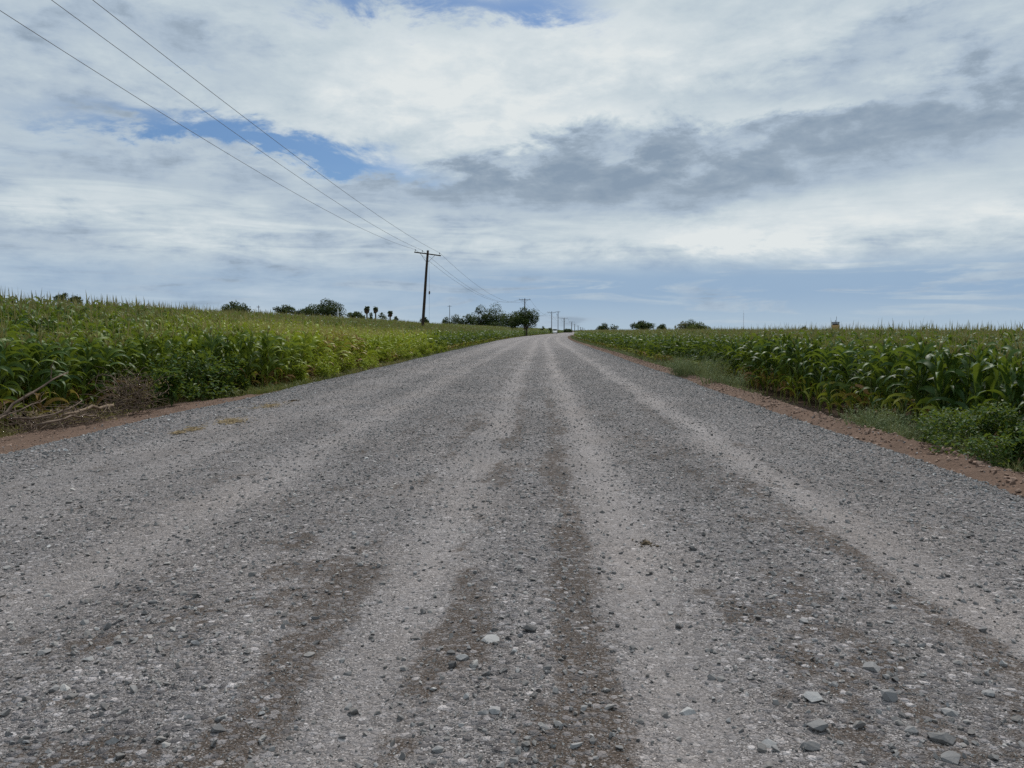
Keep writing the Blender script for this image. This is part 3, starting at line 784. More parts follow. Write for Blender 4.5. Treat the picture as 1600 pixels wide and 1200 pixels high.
for px, py, d_, rx, h_, lab in [(1530, 690, 10.3, .70, .78, 'dark leafy bush sprawling below the maize near the right edge'),
                               (1585, 722, 9.4, .75, .62, 'low dark leafy bush at the right frame edge on the dirt bank'),
                               (1490, 668, 11.6, .5, .72, 'dark leafy bush behind the feathery clump on the right')]:
    p = at_depth(px, py, d_)
    leafy('leafy_bush', lab, 'bush', float(p[0]), d_, rx, rx, h_, 2600, .065, M['weed_leaf'], 0.0, 'dark leafy bushes on the right bank', .6)

def blades(n, rx, ry, h, rng, w=.006, spread=.9, ns=4):
    vs, fs, k = [], [], 0
    cc = [(rng.uniform(-.65, .65) * rx, rng.uniform(-.65, .65) * ry, rng.uniform(.45, 1.25)) for _ in range(9)]
    for i in range(n):
        c = cc[int(rng.integers(0, 9))]
        bx, by = c[0] + rng.normal(0, .17) * rx, c[1] + rng.normal(0, .17) * ry
        L = h * c[2] * rng.uniform(.45, 1.2)
        V, F = leaf_strip(math.atan2(by, bx) + rng.normal(0, 1.3), 0, L, w * 2, math.radians(rng.uniform(60, 88)), math.radians(rng.uniform(5, 70)), ns, 1, rng, 0)
        V = V + np.array([bx, by, 0]); vs.append(V); fs.append(np.array(F) + k); k += len(V)
    return np.concatenate(vs), np.concatenate(fs)
def feathery(label, px, d_, rx, ry, h, n, yel, group):
    x = float(at_depth(px, 600, d_)[0])
    root = empty('feathery_weed', (x, d_, gz(x, d_) - .02)); tag(root, label, 'weed', group)
    V, F = blades(n, rx, ry, h, R, .0055)
    m = len(V) // n
    obj('foliage', np_mesh('feathery_foliage', V, [F], {'lt': np.repeat(R.uniform(0, 1, n), m), 'yel': np.repeat(np.clip(yel + R.normal(0, .12, n), 0, 1), m)}), M['feather'], root)
    P = np.array(V[m - 3::m]); P = np.concatenate([V[m // 2::m], V[m - 2::m], V[m - 4::m]])
    W, G = leaf_cards(P + R.normal(0, .015, P.shape), .07, R, .6, .16)
    obj('plume', np_mesh('feathery_plume', W, [G], {'lt': np.repeat(R.uniform(.2, 1, len(P)), 4), 'yel': np.full(len(W), yel)}), M['feather'], root)
feathery('pale feathery weed clump, widest on the right dirt bank', 1415, 11.9, .62, .8, .50, 620, .08, 'feathery weeds on the right bank')
feathery('pale feathery weed clump with thin tips left of the widest one', 1370, 13.3, .50, .75, .42, 430, .08, 'feathery weeds on the right bank')
feathery('yellowish sparse feathery weed nearest the dark leafy bush', 1510, 9.9, .28, .35, .30, 150, .35, 'feathery weeds on the right bank')
feathery('green feathery weed mound farther along the right bank', 1095, 26.0, 1.0, 1.9, .85, 900, .0, 'feathery weeds on the right bank')
feathery('low feathery weed at the near foot of the green mound', 1135, 22.3, .7, 1.1, .5, 420, .05, 'feathery weeds on the right bank')
feathery('low feathery weed at the far foot of the green mound', 1055, 33.0, .8, 2.4, .6, 420, .10, 'feathery weeds on the right bank')

# grass and dry litter along the verges
def grass_field(name, label, pts, hgt, w, yelf, mat):
    n = len(pts)
    proto = []
    for i in range(8):
        vs, fs, k = [], [], 0
        for j in range(7):
            V, F = leaf_strip(R.uniform(0, 6.28), 0, R.uniform(.6, 1.1), w, math.radians(R.uniform(50, 88)), math.radians(R.uniform(-30, 60)), 3, 1, R, .02)
            V[:, :2] += R.normal(0, .10, 2); vs.append(V); fs.append(np.array(F) + k); k += len(V)
        proto.append((np.concatenate(vs), np.concatenate(fs)))
    a = Acc(); s = hgt * R.uniform(.5, 1.3, n)
    a.add(proto, R.integers(0, 8, n), rot_zt(n, .1, R) * s[:, None, None], pts, {'lt': R.uniform(0, 1, n), 'yel': yelf})
    tag(obj(name, a.mesh(name), mat), label, 'grass', kind='stuff')
d = R.uniform(15.5, 120, 3600); d = 15.5 + (d - 15.5) ** 1.0 * R.uniform(.1, 1, len(d))
o = edge_l(d) - R.uniform(.05, 1.5, len(d)) - .0
k = (near_left(d) < .75); d, o = d[k], o[k]
yel = np.clip(R.normal(.35, .28, len(d)) + .65 * np.exp(-((d - 33) / 9) ** 2) * (R.uniform(0, 1, len(d)) < .7), 0, 1.1)
grass_field('verge_grass', 'green and browning grass fringe along the left gravel edge', np.stack([o + xc(d), d, ground_z(o, d) - .01], -1), .30, .028, yel, M['grass'])
d = R.uniform(10, 20, 560); o = corn_l(d) + R.uniform(-.3, 1.15, len(d))
grass_field('dry_grass', 'dry tan grass and stalks under the brush on the left verge', np.stack([o, d, ground_z(o, d) - .01], -1), .30, .018, np.clip(R.normal(.85, .25, len(d)), 0, 1.1), M['grass'])
d = 8 + 40 * R.uniform(0, 1, 700) ** 1.3; o = edge_r(d) + .55 + np.abs(R.normal(.2, .7, 700)); kk = fbm(d * .5, o * .5, 123, 3) > .5; d, o = d[kk], o[kk]
grass_field('verge_tufts', 'pale grey green grass tufts breaking up the right dirt verge', np.stack([o + xc(d), d, ground_z(o, d) - .01], -1), .20, .02, np.clip(R.normal(.3, .3, len(d)), 0, 1.05), M['feather'])
d = R.uniform(30, 210, 1500); o = edge_r(d) + .8 + R.uniform(0, 1.6, len(d))
grass_field('bank_grass', 'grey green low growth along the right bank in the distance', np.stack([o + xc(d), d, ground_z(o, d) - .01], -1), .38, .05, np.clip(R.normal(.15, .12, len(d)), 0, 1), M['feather'])

def branch_curve(P0, P1, rng, bow=.1, n=9, jit=.02):
    t = np.linspace(0, 1, n)[:, None]
    P0, P1 = np.array(P0, float), np.array(P1, float); L = np.linalg.norm(P1 - P0)
    off = rng.normal(0, bow, 3) * L
    P = P0 + (P1 - P0) * t + off * (t * (1 - t)) * 2 + rng.normal(0, jit * L, (n, 3)) * (t * (1 - t)) * 3
    return P
def dead_branch(label, a, b, r0, r1, twigs, mat='dead_wood', tl=.38):
    a, b = np.array(a), np.array(b)
    root = empty('dead_branch', a); tag(root, label, 'branch', None)
    P = branch_curve([0, 0, 0], b - a, R, .10, 10, .018)
    mb = MB(); mb.tube(P, np.linspace(r0, r1, len(P)), 7); mb.build('limb', M[mat], root, True)
    tw = MB()
    for i in range(twigs):
        k = int(R.integers(2, len(P) - 1)); dv = (P[-1] - P[0]) / np.linalg.norm(P[-1] - P[0])
        e = P[k] + (dv * R.uniform(.2, .9) + R.normal(0, .5, 3)) * tl * R.uniform(.4, 1.1)
        e[2] = max(e[2], -a[2] - .3)
        Q = branch_curve(P[k], e, R, .2, 6, .04)
        tw.tube(Q, np.linspace(r1 * .9, .004, len(Q)), 5)
    if twigs: tw.build('twigs', M[mat], root, True)
def gp(px, py, d_, dz=0.0):
    p = at_depth(px, py, d_); return np.array([p[0], p[1], p[2] + dz])
dead_branch('long bare branch slanting up out of the brush pile at the left edge', gp(-25, 672, 11.2), gp(106, 582, 12.6), .03, .009, 6)
dead_branch('grey forked branch lying low across the brush pile', gp(15, 655, 11.6), gp(128, 626, 13.0), .022, .007, 8)
dead_branch('thin dark branch under the long slanting one', gp(-30, 664, 10.9), gp(72, 622, 12.3), .018, .006, 7)
dead_branch('pale broken log resting on the red dirt verge', gp(98, 649, 12.6), gp(176, 634, 14.0), .022, .036, 2, 'pale_wood', .3)
dead_branch('brown stick half buried along the red dirt verge', gp(60, 664, 11.6), gp(150, 650, 12.9), .022, .012, 3)
def dry_bush(label, px, py, d_, rx, h, n):
    p = at_depth(px, py, d_); z = gz(p[0], d_)
    root = empty('dry_bush', (p[0], d_, z - .02)); tag(root, label, 'bush')
    mb = MB()
    for i in range(n):
        a = R.uniform(0, 2 * PI); r = R.uniform(.1, 1)
        c = np.array([R.normal(0, rx * .35), R.normal(0, rx * .25), R.uniform(0, h * .7)])
        e = c + np.array([R.normal(0, rx * .5), R.normal(0, rx * .4), R.uniform(-.3, .45) * h]); e[2] = abs(e[2])
        mb.tube(branch_curve(c, e, R, .35, 6, .05), np.linspace(R.uniform(.004, .010), .002, 6), 4, caps=False)
    mb.build('twigs', M['dead_wood'], root, True)
    V, F = leaf_cards(dome_points(260, rx, rx * .8, h, R), .07, R, .7, .3)
    obj('dry_leaves', np_mesh('dry_leaves', V, [F], {'lt': np.repeat(R.uniform(0, 1, 260), 4), 'yel': np.repeat(R.uniform(.85, 1.1, 260), 4)}), M['grass'], root)
dry_bush('tangled dry brown bush standing between the brush pile and green weeds', 203, 620, 15.0, .62, .95, 230)
dry_bush('low tangle of dry twigs under the long slanting branch', 70, 642, 12.9, .70, .36, 150)
dry_bush('small heap of dry twigs behind the pale broken log', 140, 632, 13.8, .7, .40, 130)

# ------------------------------------------------------------------ trees
def tree(name, label, px0, px1, py_top, d_, zc, n, size, yel=0.0, group=None, trunkr=.22, lobes=12, flat=1.0, cat='tree', px_t=None, mat='tree_leaf', dense=1.0, lobe_r=.38, pyb=None):
    """crown spans px0..px1 and reaches py_top at distance d_; zc = crown bottom as a share of the height"""
    a, b = at_depth(px0, py_top, d_), at_depth(px1, py_top, d_)
    x = (a[0] + b[0]) / 2 if px_t is None else float(at_depth(px_t, py_top, d_)[0]); xm = (a[0] + b[0]) / 2
    zg = gz(x, d_) - .05; w = abs(b[0] - a[0]); h = a[2] - zg
    root = empty(name, (x, d_, zg)); tag(root, label, cat, group)
    zb = zc * h
    if pyb is not None: zb = max(.0, float(at_depth((px0 + px1) / 2, pyb, d_)[2]) - zg - .10 * h)
    n = int(n * 1.9); lobe_r *= 1.18
    C = []
    ph = R.uniform(0, 2 * PI)
    for i in range(lobes):
        th = ph + i * 2.39996
        rr = math.sqrt((i + .4) / lobes)
        zz = R.uniform(.25, .85) if i else 1.0
        zz = min(zz, 1.0 - .55 * rr ** 2 + R.uniform(-.1, .1)) if i else .92
        C.append([xm - x + rr * w / 2 * math.cos(th) * .80, rr * w / 2 * math.sin(th) * .8, zb + (h - zb) * max(.1, zz) * .78])
    C = np.array(C)
    lr = R.uniform(.7, 1.2, lobes) * lobe_r * .92
    k = R.integers(0, lobes, n)
    u = R.normal(size=(n, 3)); u /= np.linalg.norm(u, axis=1)[:, None]
    rad = R.uniform(.25, 1.0, n) ** .5
    P = C[k] + u * (lr[k] * rad)[:, None] * np.array([w * .5, w * .5, min(w * .5, (h - zb) * .62) * flat]) + R.normal(0, size * .3, (n, 3))
    P[:, 2] = np.clip(P[:, 2], zb * .8 + .05, h)
    P[:, 0] = np.clip(P[:, 0], xm - x - w * .54, xm - x + w * .54)
    V, F = leaf_cards(P, size, R, .7, .7)
    tone = np.clip(R.normal(.4, .2, lobes), 0, 1)
    lt = np.clip(tone[k] + R.normal(0, .2, n), 0, 1); ye = np.clip((yel if np.isscalar(yel) else np.asarray(yel)[k % len(yel)]) + R.normal(0, .07, n), 0, 1)
    obj('crown', np_mesh('tree_crown', V, [F], {'lt': np.repeat(lt, 4), 'yel': np.repeat(ye, 4)}), M[mat], root)
    mb = MB()
    ft = np.array([0, 0, max(zb, h * .22)])
    mb.tube(branch_curve([0, 0, -.1], ft, R, .05, 5, .02), np.linspace(trunkr, trunkr * .75, 5), 7)
    for c in C:
        mb.tube(branch_curve(ft * R.uniform(.75, 1), c, R, .12, 6, .03), np.linspace(trunkr * .5, trunkr * .08, 6), 5)
    mb.build('trunk', M['bark'], root, True)
    return root
T = tree
BR = 'tree belt near the road bend'
TG = 'trees behind the left maize field'
T('tree', 'small dark tree poking above maize at the far left', 82, 115, 454.5, 85, .35, 420, .20, .05, TG, .10, 9, dense=.8, lobe_r=.27, pyb=470)
T('low_tree', 'low pale bush top right beside the far left tree', 112, 128, 461.5, 86, .3, 260, .22, .1, TG, .08, 6, pyb=472)
T('tree', 'flat topped dark green tree second from the left', 343, 391, 469, 150, .3, 1300, .34, .0, TG, .2, 11, pyb=488)
T('tree', 'low bushy tree left of the broad dark tree', 428, 463, 475, 200, .2, 900, .4, .05, TG, .2, 9, pyb=489)
T('low_tree', 'thin low bush joining the broad dark tree', 458, 482, 483, 205, .2, 420, .4, .12, TG, .15, 8, pyb=490)
T('tree', 'broad dark domed tree, largest above the left maize', 482, 537, 465, 190, .25, 2300, .40, .04, TG, .3, 16, lobe_r=.40, pyb=493)
T('low_tree', 'small tuft of scrub at the foot of the broad dark tree', 470, 495, 479, 195, .2, 460, .4, .02, TG, .15, 7, pyb=491)
T('low_tree', 'flat dark scrub between the broad dark tree and the palms', 540, 570, 486, 210, .2, 700, .42, .03, TG, .15, 9, pyb=496)
T('low_tree', 'pale bare scrub between the palms', 590, 606, 487, 240, .2, 130, .45, .3, TG, .12, 6, pyb=497)
T('low_tree', 'tiny dark scrub right of the last palm', 613, 623, 494, 260, .2, 240, .42, .0, TG, .1, 5, pyb=501)
T('low_tree', 'rounded small dark bush right of the leaning pole', 657, 672, 494, 260, .15, 420, .42, .0, TG, .12, 6, pyb=505)
T('low_tree', 'small dark bush at the left end of the tree belt', 689, 707, 493, 290, .0, 480, .5, .0, 'tree belt near the road bend', .15, 7, lobe_r=.48, pyb=511)
T('tree', 'low rounded green tree in the tree belt', 703, 726, 490, 300, .0, 700, .5, .0, 'tree belt near the road bend', .2, 8, lobe_r=.48, pyb=511)
T('tree', 'fresh green tree left of the tallest belt tree', 722, 746, 488, 300, .0, 800, .5, .08, 'tree belt near the road bend', .2, 9, lobe_r=.48, pyb=511)
T('tree', 'tall dark tree with open lower branches, left of a pair', 734, 769, 471, 310, .18, 1500, .5, .0, 'tree belt near the road bend', .35, 13, lobe_r=.42, pyb=511)
T('tree', 'tallest dark tree of the belt, right of a pair', 754, 792, 469.5, 315, .15, 1900, .5, .0, 'tree belt near the road bend', .4, 14, lobe_r=.44, pyb=511)
T('tree', 'dark bushy tree behind the roadside tree', 782, 820, 486, 290, .0, 1700, .5, .0, 'tree belt near the road bend', .3, 11, lobe_r=.42, pyb=511)
T('low_tree', 'dark undergrowth filling the tree belt under the tall pair', 738, 800, 498, 312, .0, 1300, .5, .0, BR, .2, 12, lobe_r=.34, pyb=511)
T('tree', 'rounded brown green roadside tree with bare trunk by the second pole', 796, 844, 477.5, 215, .27, 3400, .36, [.0, .0, .04, .35, .0, .1], None, .22, 15, px_t=823, lobe_r=.34)
T('low_tree', 'small distant scrub right of the roadside tree', 844, 852, 508.5, 320, .1, 140, .5, .0, None, .1, 5)
T('low_tree', 'dark scrub at the foot of the third pole', 854, 863, 511, 350, .05, 240, .5, .0, None, .1, 5)
T('low_tree', 'low dark bush right of the far roadside pole', 879, 895, 514, 520, .05, 500, .8, .0, None, .1, 7)
T('low_tree', 'thin low scrub below the farthest poles', 897, 915, 516, 600, .05, 320, .8, .05, None, .1, 6)
TR = 'trees behind the right maize field'
T('tree', 'low green tree at the left end of the right field', 932, 953, 505, 300, .2, 700, .5, .03, TR, .2, 8, pyb=516)
T('tree', 'sparse grey tree beside the low green one', 951, 966, 506, 305, .3, 150, .5, .25, TR, .15, 7, pyb=516)
T('tree', 'arched dark tree with sky showing below its crown', 985, 1024, 500, 260, .38, 1500, .44, .0, TR, .25, 11, pyb=514.5)
T('tree', 'small dark tree right of the arched tree', 1026, 1043, 506, 270, .25, 520, .44, .0, TR, .15, 7, pyb=517)
T('tree', 'half bare brown tree behind a bright green shrub', 1057, 1098, 498, 220, .25, 1300, .38, [.0, .95, .9, .1, .95], TR, .25, 13, pyb=517)
T('shrub', 'bright green shrub in front of the half bare tree', 1074, 1109, 503, 210, .1, 1100, .36, .55, TR, .15, 9, cat='shrub', pyb=518)
T('tree', 'tiny dark tree top above the right maize', 1251, 1262, 509, 170, .5, 260, .3, .0, TR, .12, 6)

def palm(label, px, py_top, d_, wpx):
    p = at_depth(px, py_top, d_); zg = gz(p[0], d_); h = p[2] - zg; w = wpx / FPX * d_
    root = empty('fan_palm', (p[0], d_, zg)); tag(root, label, 'palm', 'fan palms behind the left maize')
    mb = MB(); mb.tube(branch_curve([0, 0, -.1], [0, 0, h - w * .35], R, .01, 6, .004), np.linspace(.28, .2, 6), 8); mb.build('trunk', M['bark'], root, True)
    def fr(n, e_lo, e_hi, L, z0):
        vs, fs, k = [], [], 0
        for i in range(n):
            V, F = leaf_strip(R.uniform(0, 6.28), z0 + R.uniform(-.15, .15) * w, L * R.uniform(.8, 1.1), L * .55, math.radians(R.uniform(e_lo, e_hi)), math.radians(R.uniform(e_lo - 55, e_lo - 15)), 4, 1, R, .1)
            vs.append(V); fs.append(np.array(F) + k); k += len(V)
        return np.concatenate(vs), np.concatenate(fs), n
    V, F, n = fr(44, -25, 85, w * .55, h - w * .40)
    obj('crown', np_mesh('palm_crown', V, [F], {'lt': R.uniform(0, .6, len(V)), 'yel': 0 * V[:, 0]}), M['tree_leaf'], root)
    V, F, n = fr(36, -70, -45, w * .75, h - w * .5)
    obj('skirt', np_mesh('palm_skirt', V, [F], {'lt': R.uniform(0, 1, len(V)), 'yel': 1.1 + 0 * V[:, 0]}), M['tree_leaf'], root)
palm('left fan palm of three, partly behind a shaggy shrub', 573, 478, 230, 9.5)
palm('middle fan palm of three, standing clear on a thin trunk', 586.5, 479, 230, 8)
palm('right fan palm of three, shortest and apart', 609.5, 485.5, 230, 8)
T('shrub', 'tall shaggy dark shrub beside the left fan palm', 574, 583.5, 481, 228, .02, 700, .36, .02, None, .12, 8, cat='shrub', flat=1.6)

# ------------------------------------------------------------------ power line
def power_pole(label, group, x, y, h, arm, lean=0.0, tilt=0.0, yaw=0.0, detail=2, mat='pole_wood', r=.15, extra=0, ins=(-.92, -.42, .88)):
    zg = gz(x, y)
    root = empty('utility_pole', (x, y, zg)); root.rotation_euler = (0, lean, yaw); tag(root, label, 'utility pole', group)
    k = 12 if detail > 1 else 8
    mb = MB(); zz = np.linspace(-.4, h, 7); mb.tube(np.stack([.03 * np.sin(zz * .5), 0 * zz, zz], -1) if detail > 1 else np.stack([0*zz, 0*zz, zz], -1), np.linspace(r * 1.15, r * .78, 7), k)
    mb.build('pole', M[mat], root, True)
    za = h - .42
    ct, st = math.cos(tilt), math.sin(tilt); rot = [[ct, 0, st], [0, 1, 0], [-st, 0, ct]]
    mb = MB(); mb.box((0, -r * .78 - .05, za), (arm, .10, .13), rot); mb.build('crossarm', M[mat], root)
    pts = []
    for q in ins:
        lx = q * arm / 2
        base = np.array([lx * ct, -r * .78 - .05, za - lx * st + .066])
        if detail:
            b = MB(); b.lathe([(.012, 0), (.012, .10), (.045, .11), (.055, .15), (.035, .19), (.05, .22), (.03, .27), (.001, .28)], base, 8)
            b.build('insulator', M['porcelain'], root, True)
        pts.append(base + [0, 0, .25])
    if detail:
        for sgn in (-1, 1):
            b = MB(); lx = sgn * arm * .27
            b.tube([[lx * ct, -r * .78 - .02, za - lx * st - .06], [sgn * r * .5, -r * .8, za - .95]], .022 if detail > 1 else .03, 5)
            b.build('brace', M['steel'], root)
    for i in range(extra):
        b = MB(); b.box((-.35, -.16, za - 1.3 - .7 * i), (1.2, .08, .09)); b.build('side_arm', M[mat], root)
    Mx = Matrix.Translation((x, y, zg)) @ (Matrix.Rotation(yaw, 4, 'Z') @ Matrix.Rotation(lean, 4, 'Y'))
    return root, [np.array(Mx @ Vector(p)) for p in pts]
TOPS = []
PP = 'utility poles along the left side of the road'
POLES = [  # px of the pole top, py of the crossarm, distance, arm in metres, label
    (668.5, 397, 90, 3.15, 'nearest wooden utility pole, leaning right above the left maize'),
    (820, 468.5, 225, 3.3, 'second wooden utility pole standing in the roadside tree'),
    (862, 488, 368, 4.0, 'third utility pole, with a wide crossarm at the road bend'),
    (881.5, 497.5, 550, 5.2, 'utility pole with three small insulators beyond the double pole'),
    (893, 503, 740, 5.6, 'slightly leaning utility pole farther up the road'),
    (898, 506.5, 960, 4.5, 'faint pale utility pole among the distant row'),
    (903.3, 509, 1240, 5.5, 'short looking utility pole near the end of the row'),
    (907, 511.2, 1600, 7.0, 'utility pole third from the far end of the row'),
    (910, 512.0, 1900, 7.0, 'utility pole second from the far end of the row'),
    (912.5, 513, 2300, 7.0, 'farthest utility pole of the row, barely visible')]
for i, (px, py, d_, arm, lab) in enumerate(POLES):
    p = at_depth(px, py, d_)
    if i == 0:
        bx = float(at_depth(657.5, 510, d_)[0]); zg = gz(bx, d_)
        ln = math.atan2(p[0] - bx, p[2] - zg)
        h = (p[2] - zg) / math.cos(ln) + .42
        root, pts = power_pole(lab, PP, bx, d_, h, arm, ln, math.radians(3), 0, 2, r=.17, ins=(-.93, -.40, .88))
        gx = .45                                      # slack guy wire with its strain insulator
        g = MB(); g.tube([[.18, .1, h - 1.2], [gx, .5, h * .56], [gx + .35, 1.0, 0.2]], .010, 5); gw = g.build('guy_wire', M['wire'], root)
        g = MB(); g.lathe([(.02, -.22), (.08, -.16), (.10, 0), (.08, .16), (.02, .22)], (gx, .5, h * .56), 8); g.build('strain_insulator', M['porcelain'], gw, True)
    else:
        x = p[0]; zg = gz(x, d_); h = p[2] - zg + .42
        root, pts = power_pole(lab, PP, x, d_, h, arm, math.radians(2) if i == 4 else 0, 0, -float(np.arctan(.065)) if i > 1 else -.03, 1 if i < 4 else 0,
                               r=.16 + .0004 * d_ * (i > 2) * .6, mat='pole_wood' if i != 5 else 'pole_concrete')
    TOPS.append(pts)
p = at_depth(872, 488.5, 385); zg = gz(p[0], 385)
power_pole('thin pole with small side arms just right of the third pole', None, p[0], 385, p[2] - zg + .8, 2.2, 0, 0, 0, 1, extra=2, r=.15, ins=(-.9, .9))
p = at_depth(702.5, 478.5, 330); zg = gz(p[0], 330)
power_pole('lone thin pole rising behind the low tree belt', None, p[0], 330, p[2] - zg + .42, 1.8, 0, 0, 0, 0, r=.13)
p = at_depth(404, 479, 200); zg = gz(p[0], 200)
power_pole('tiny dark pole top just above the left maize', None, p[0], 200, p[2] - zg + .3, .9, 0, 0, 0, 0, r=.10)
p = at_depth(528, 484, 140); zg = gz(p[0], 140)
root = empty('post', (p[0], 140, zg)); tag(root, 'thin whitish post in front of the broad dark tree', 'post')
mb = MB(); mb.tube([[0, 0, 0], [0, 0, (p[2] - zg) * .6], [0, 0, p[2] - zg]], [.09, .08, .07], 8); mb.build('shaft', M['white_paint'], root, True)
mb = MB(); mb.lathe([(.10, 0), (.11, .06), (.07, .12), (.01, .14)], (0, 0, p[2] - zg), 8); mb.build('cap', M['white_paint'], root)

def catenary(a, b, sag, n=40):
    t = np.linspace(0, 1, n)[:, None]
    return a + (b - a) * t - np.array([0, 0, 1.0]) * (4 * sag * t * (1 - t))
near_end = [np.array([-13.14, -45, 14.3]), np.array([-12.5, -45, 14.8]), np.array([-11.62, -45, 13.6])]
near_sag = (3.0, 2.5, 2.0)
for i, lab in enumerate(('lowest power wire across the upper left sky, from the outer insulator', 'middle power wire of three across the upper left sky', 'uppermost power wire of three across the upper left sky')):
    mb = MB(); P = [near_end[i]] + [tp[i] for tp in TOPS]
    pts = [catenary(P[0], P[1], near_sag[i], 60)]
    for k in range(1, len(P) - 1): pts.append(catenary(P[k], P[k+1], 3.0 if k == 1 else 3.2, 40 if k < 3 else 16)[1:])
    Q = np.concatenate(pts); dd = np.clip(Q[:, 1], 0, 400)
    mb.tube(Q, .0085 + .00005 * dd, 5); tag(mb.build('power_wire', M['wire'], None, True), lab, 'power line', 'power wires along the road')

# ------------------------------------------------------------------ far things
p = at_depth(1162, 489, 900); zg = gz(p[0], 900); h = p[2] - zg
root = empty('radio_mast', (p[0], 900, zg)); tag(root, 'very faint thin radio mast on the right horizon', 'mast')
mb = MB()
for k in range(3):
    a = k * 2 * PI / 3; mb.tube([[math.cos(a) * .45, math.sin(a) * .45, 0], [math.cos(a) * .3, math.sin(a) * .3, h]], .05, 4)
for k in range(24):
    z = h * k / 24; a = (k % 3) * 2 * PI / 3; b = ((k + 1) % 3) * 2 * PI / 3
    mb.tube([[math.cos(a) * .42, math.sin(a) * .42, z], [math.cos(b) * .42, math.sin(b) * .42, z + h / 24]], .035, 4)
mb.build('lattice', M['mast_paint'], root)
mb = MB(); mb.tube([[0, 0, h], [0, 0, h + 3]], .05, 5); mb.build('antenna', M['mast_paint'], root)

D0 = 62.0
p = at_depth(1305.5, 508.5, D0); zg = gz(p[0], D0); zt = p[2] + .03
root = empty('yellow_tank', (p[0], D0, zg)); tag(root, 'small yellow tank tower with dark railed top above the right maize', 'tank')
w = 11.5 / FPX * D0 / 2 * 1.05; hb = zt - zg
mb = MB(); mb.lathe([(w * .55, 0), (w * .55, hb * .5), (w * .95, hb * .62), (w, hb * .8), (w * .97, hb - .06), (w * .82, hb)], (0, 0, 0), 16); mb.build('drum', M['yellow_paint'], root, True)
mb = MB(); mb.lathe([(w * .72, 0), (w * .78, .05), (w * .6, .09), (w * .6, .13)], (0, 0, hb), 16); mb.build('lid', M['dark_metal'], root)
rl = MB()
for k in range(12):
    a = k * 2 * PI / 12; rl.tube([[w * .8 * math.cos(a), w * .8 * math.sin(a), hb], [w * .86 * math.cos(a), w * .86 * math.sin(a), hb + .22]], .014, 4)
th = np.linspace(0, 2 * PI, 25); rl.tube(np.stack([w * .86 * np.cos(th), w * .86 * np.sin(th), np.full(25, hb + .22)], -1), .03, 5, caps=False)
rl.tube(np.stack([w * .83 * np.cos(th), w * .83 * np.sin(th), np.full(25, hb + .12)], -1), .02, 5, caps=False)
rl.build('railing', M['dark_metal'], root)
mb = MB(); mb.tube([[.06, 0, hb + .1], [.06, 0, hb + .68]], .014, 5); mb.tube([[-.02, 0, hb + .1], [-.02, 0, hb + .40]], .02, 5); mb.build('antenna', M['dark_metal'], root)

d_ = 330.0; p = at_depth(867, 521.5, d_); xv, zg = p[0], float(road_z(np.array([p[0] - xc(d_)]), np.array([d_]))[0])
zg = max(zg, gz(xv, d_))
root = empty('white_van', (xv, d_, zg)); tag(root, 'tiny white van at the road bend between two poles', 'van')
def van_body():
    prof = [(-2.3, .35), (2.3, .35), (2.35, 1.0), (2.25, 1.95), (1.8, 2.1), (-1.1, 2.1), (-1.65, 1.25), (-2.35, 1.05)]
    V = [(-.92 if abs(z) > .2 else -.9, y, z) for y, z in prof] + [(.92, y, z) for y, z in prof]
    n = len(prof); F = [tuple(range(n)), tuple(range(2*n - 1, n - 1, -1))] + [(i, n + i, n + (i+1) % n, (i+1) % n) for i in range(n)]
    b = MB(); b.add(V, F); return b
van_body().build('body', M['white_paint'], root)
b = MB(); b.box((0, -1.40, 1.72), (1.55, .04, .72), [[1, 0, 0], [0, math.cos(-.57), -math.sin(-.57)], [0, math.sin(-.57), math.cos(-.57)]]); b.build('windscreen', M['van_glass'], root)
for sx in (-1, 1):
    b = MB(); b.box((sx * .935, -.75, 1.62), (.03, .9, .5)); b.build('side_window', M['van_glass'], root)
    b = MB(); b.box((sx * .68, -2.36, .86), (.3, .06, .16)); b.build('headlight', M['steel'], root)
    for sy in (-1.45, 1.45):
        b = MB(); b.tube([[sx * .72, sy, .34], [sx * .94, sy, .34]], .34, 14); wl = b.build('wheel', M['rubber'], root, True)
        b = MB(); b.tube([[sx * .93, sy, .34], [sx * .955, sy, .34]], .19, 10); b.build('rim', M['steel'], wl)

# ------------------------------------------------------------------ sky and sun
SUN_EL, SUN_AZ = math.radians(53), math.radians(16)      # azimuth from the road direction, to the right
w = bpy.data.worlds.new('World'); scene.world = w; w.use_nodes = True
nt = w.node_tree; nt.nodes.clear(); t = NT(nt)
wo = t.n('ShaderNodeOutputWorld'); bg = t.n('ShaderNodeBackground'); nt.links.new(bg.outputs[0], wo.inputs[0])
STR = .10; bg.inputs[1].default_value = STR
sky = t.n('ShaderNodeTexSky', sky_type='NISHITA'); sky.sun_disc = False; sky.sun_elevation = SUN_EL; sky.sun_rotation = SUN_AZ
sky.air_density = 1.0; sky.dust_density = 1.2; sky.ozone_density = 1.5
dr = t.n('ShaderNodeTexCoord').outputs['Generated']
sx = t.n('ShaderNodeSeparateXYZ'); t.put(sx.inputs[0], dr); X, Y, Z = sx.outputs
az = t.math('ARCTAN2', X, Y); el = t.math('ARCSINE', Z)
zc = t.math('ADD', t.math('MAXIMUM', Z, 0.0), .07)
pl = t.n('ShaderNodeCombineXYZ'); t.put(pl.inputs[0], t.math('DIVIDE', X, zc)); t.put(pl.inputs[1], t.math('DIVIDE', Y, zc)); pl = pl.outputs[0]
ae = t.n('ShaderNodeCombineXYZ'); t.put(ae.inputs[0], az); t.put(ae.inputs[1], el); ae = ae.outputs[0]
nA = t.noise(pl, .75, 9, .58, .5)                          # cloud sheet seen in perspective
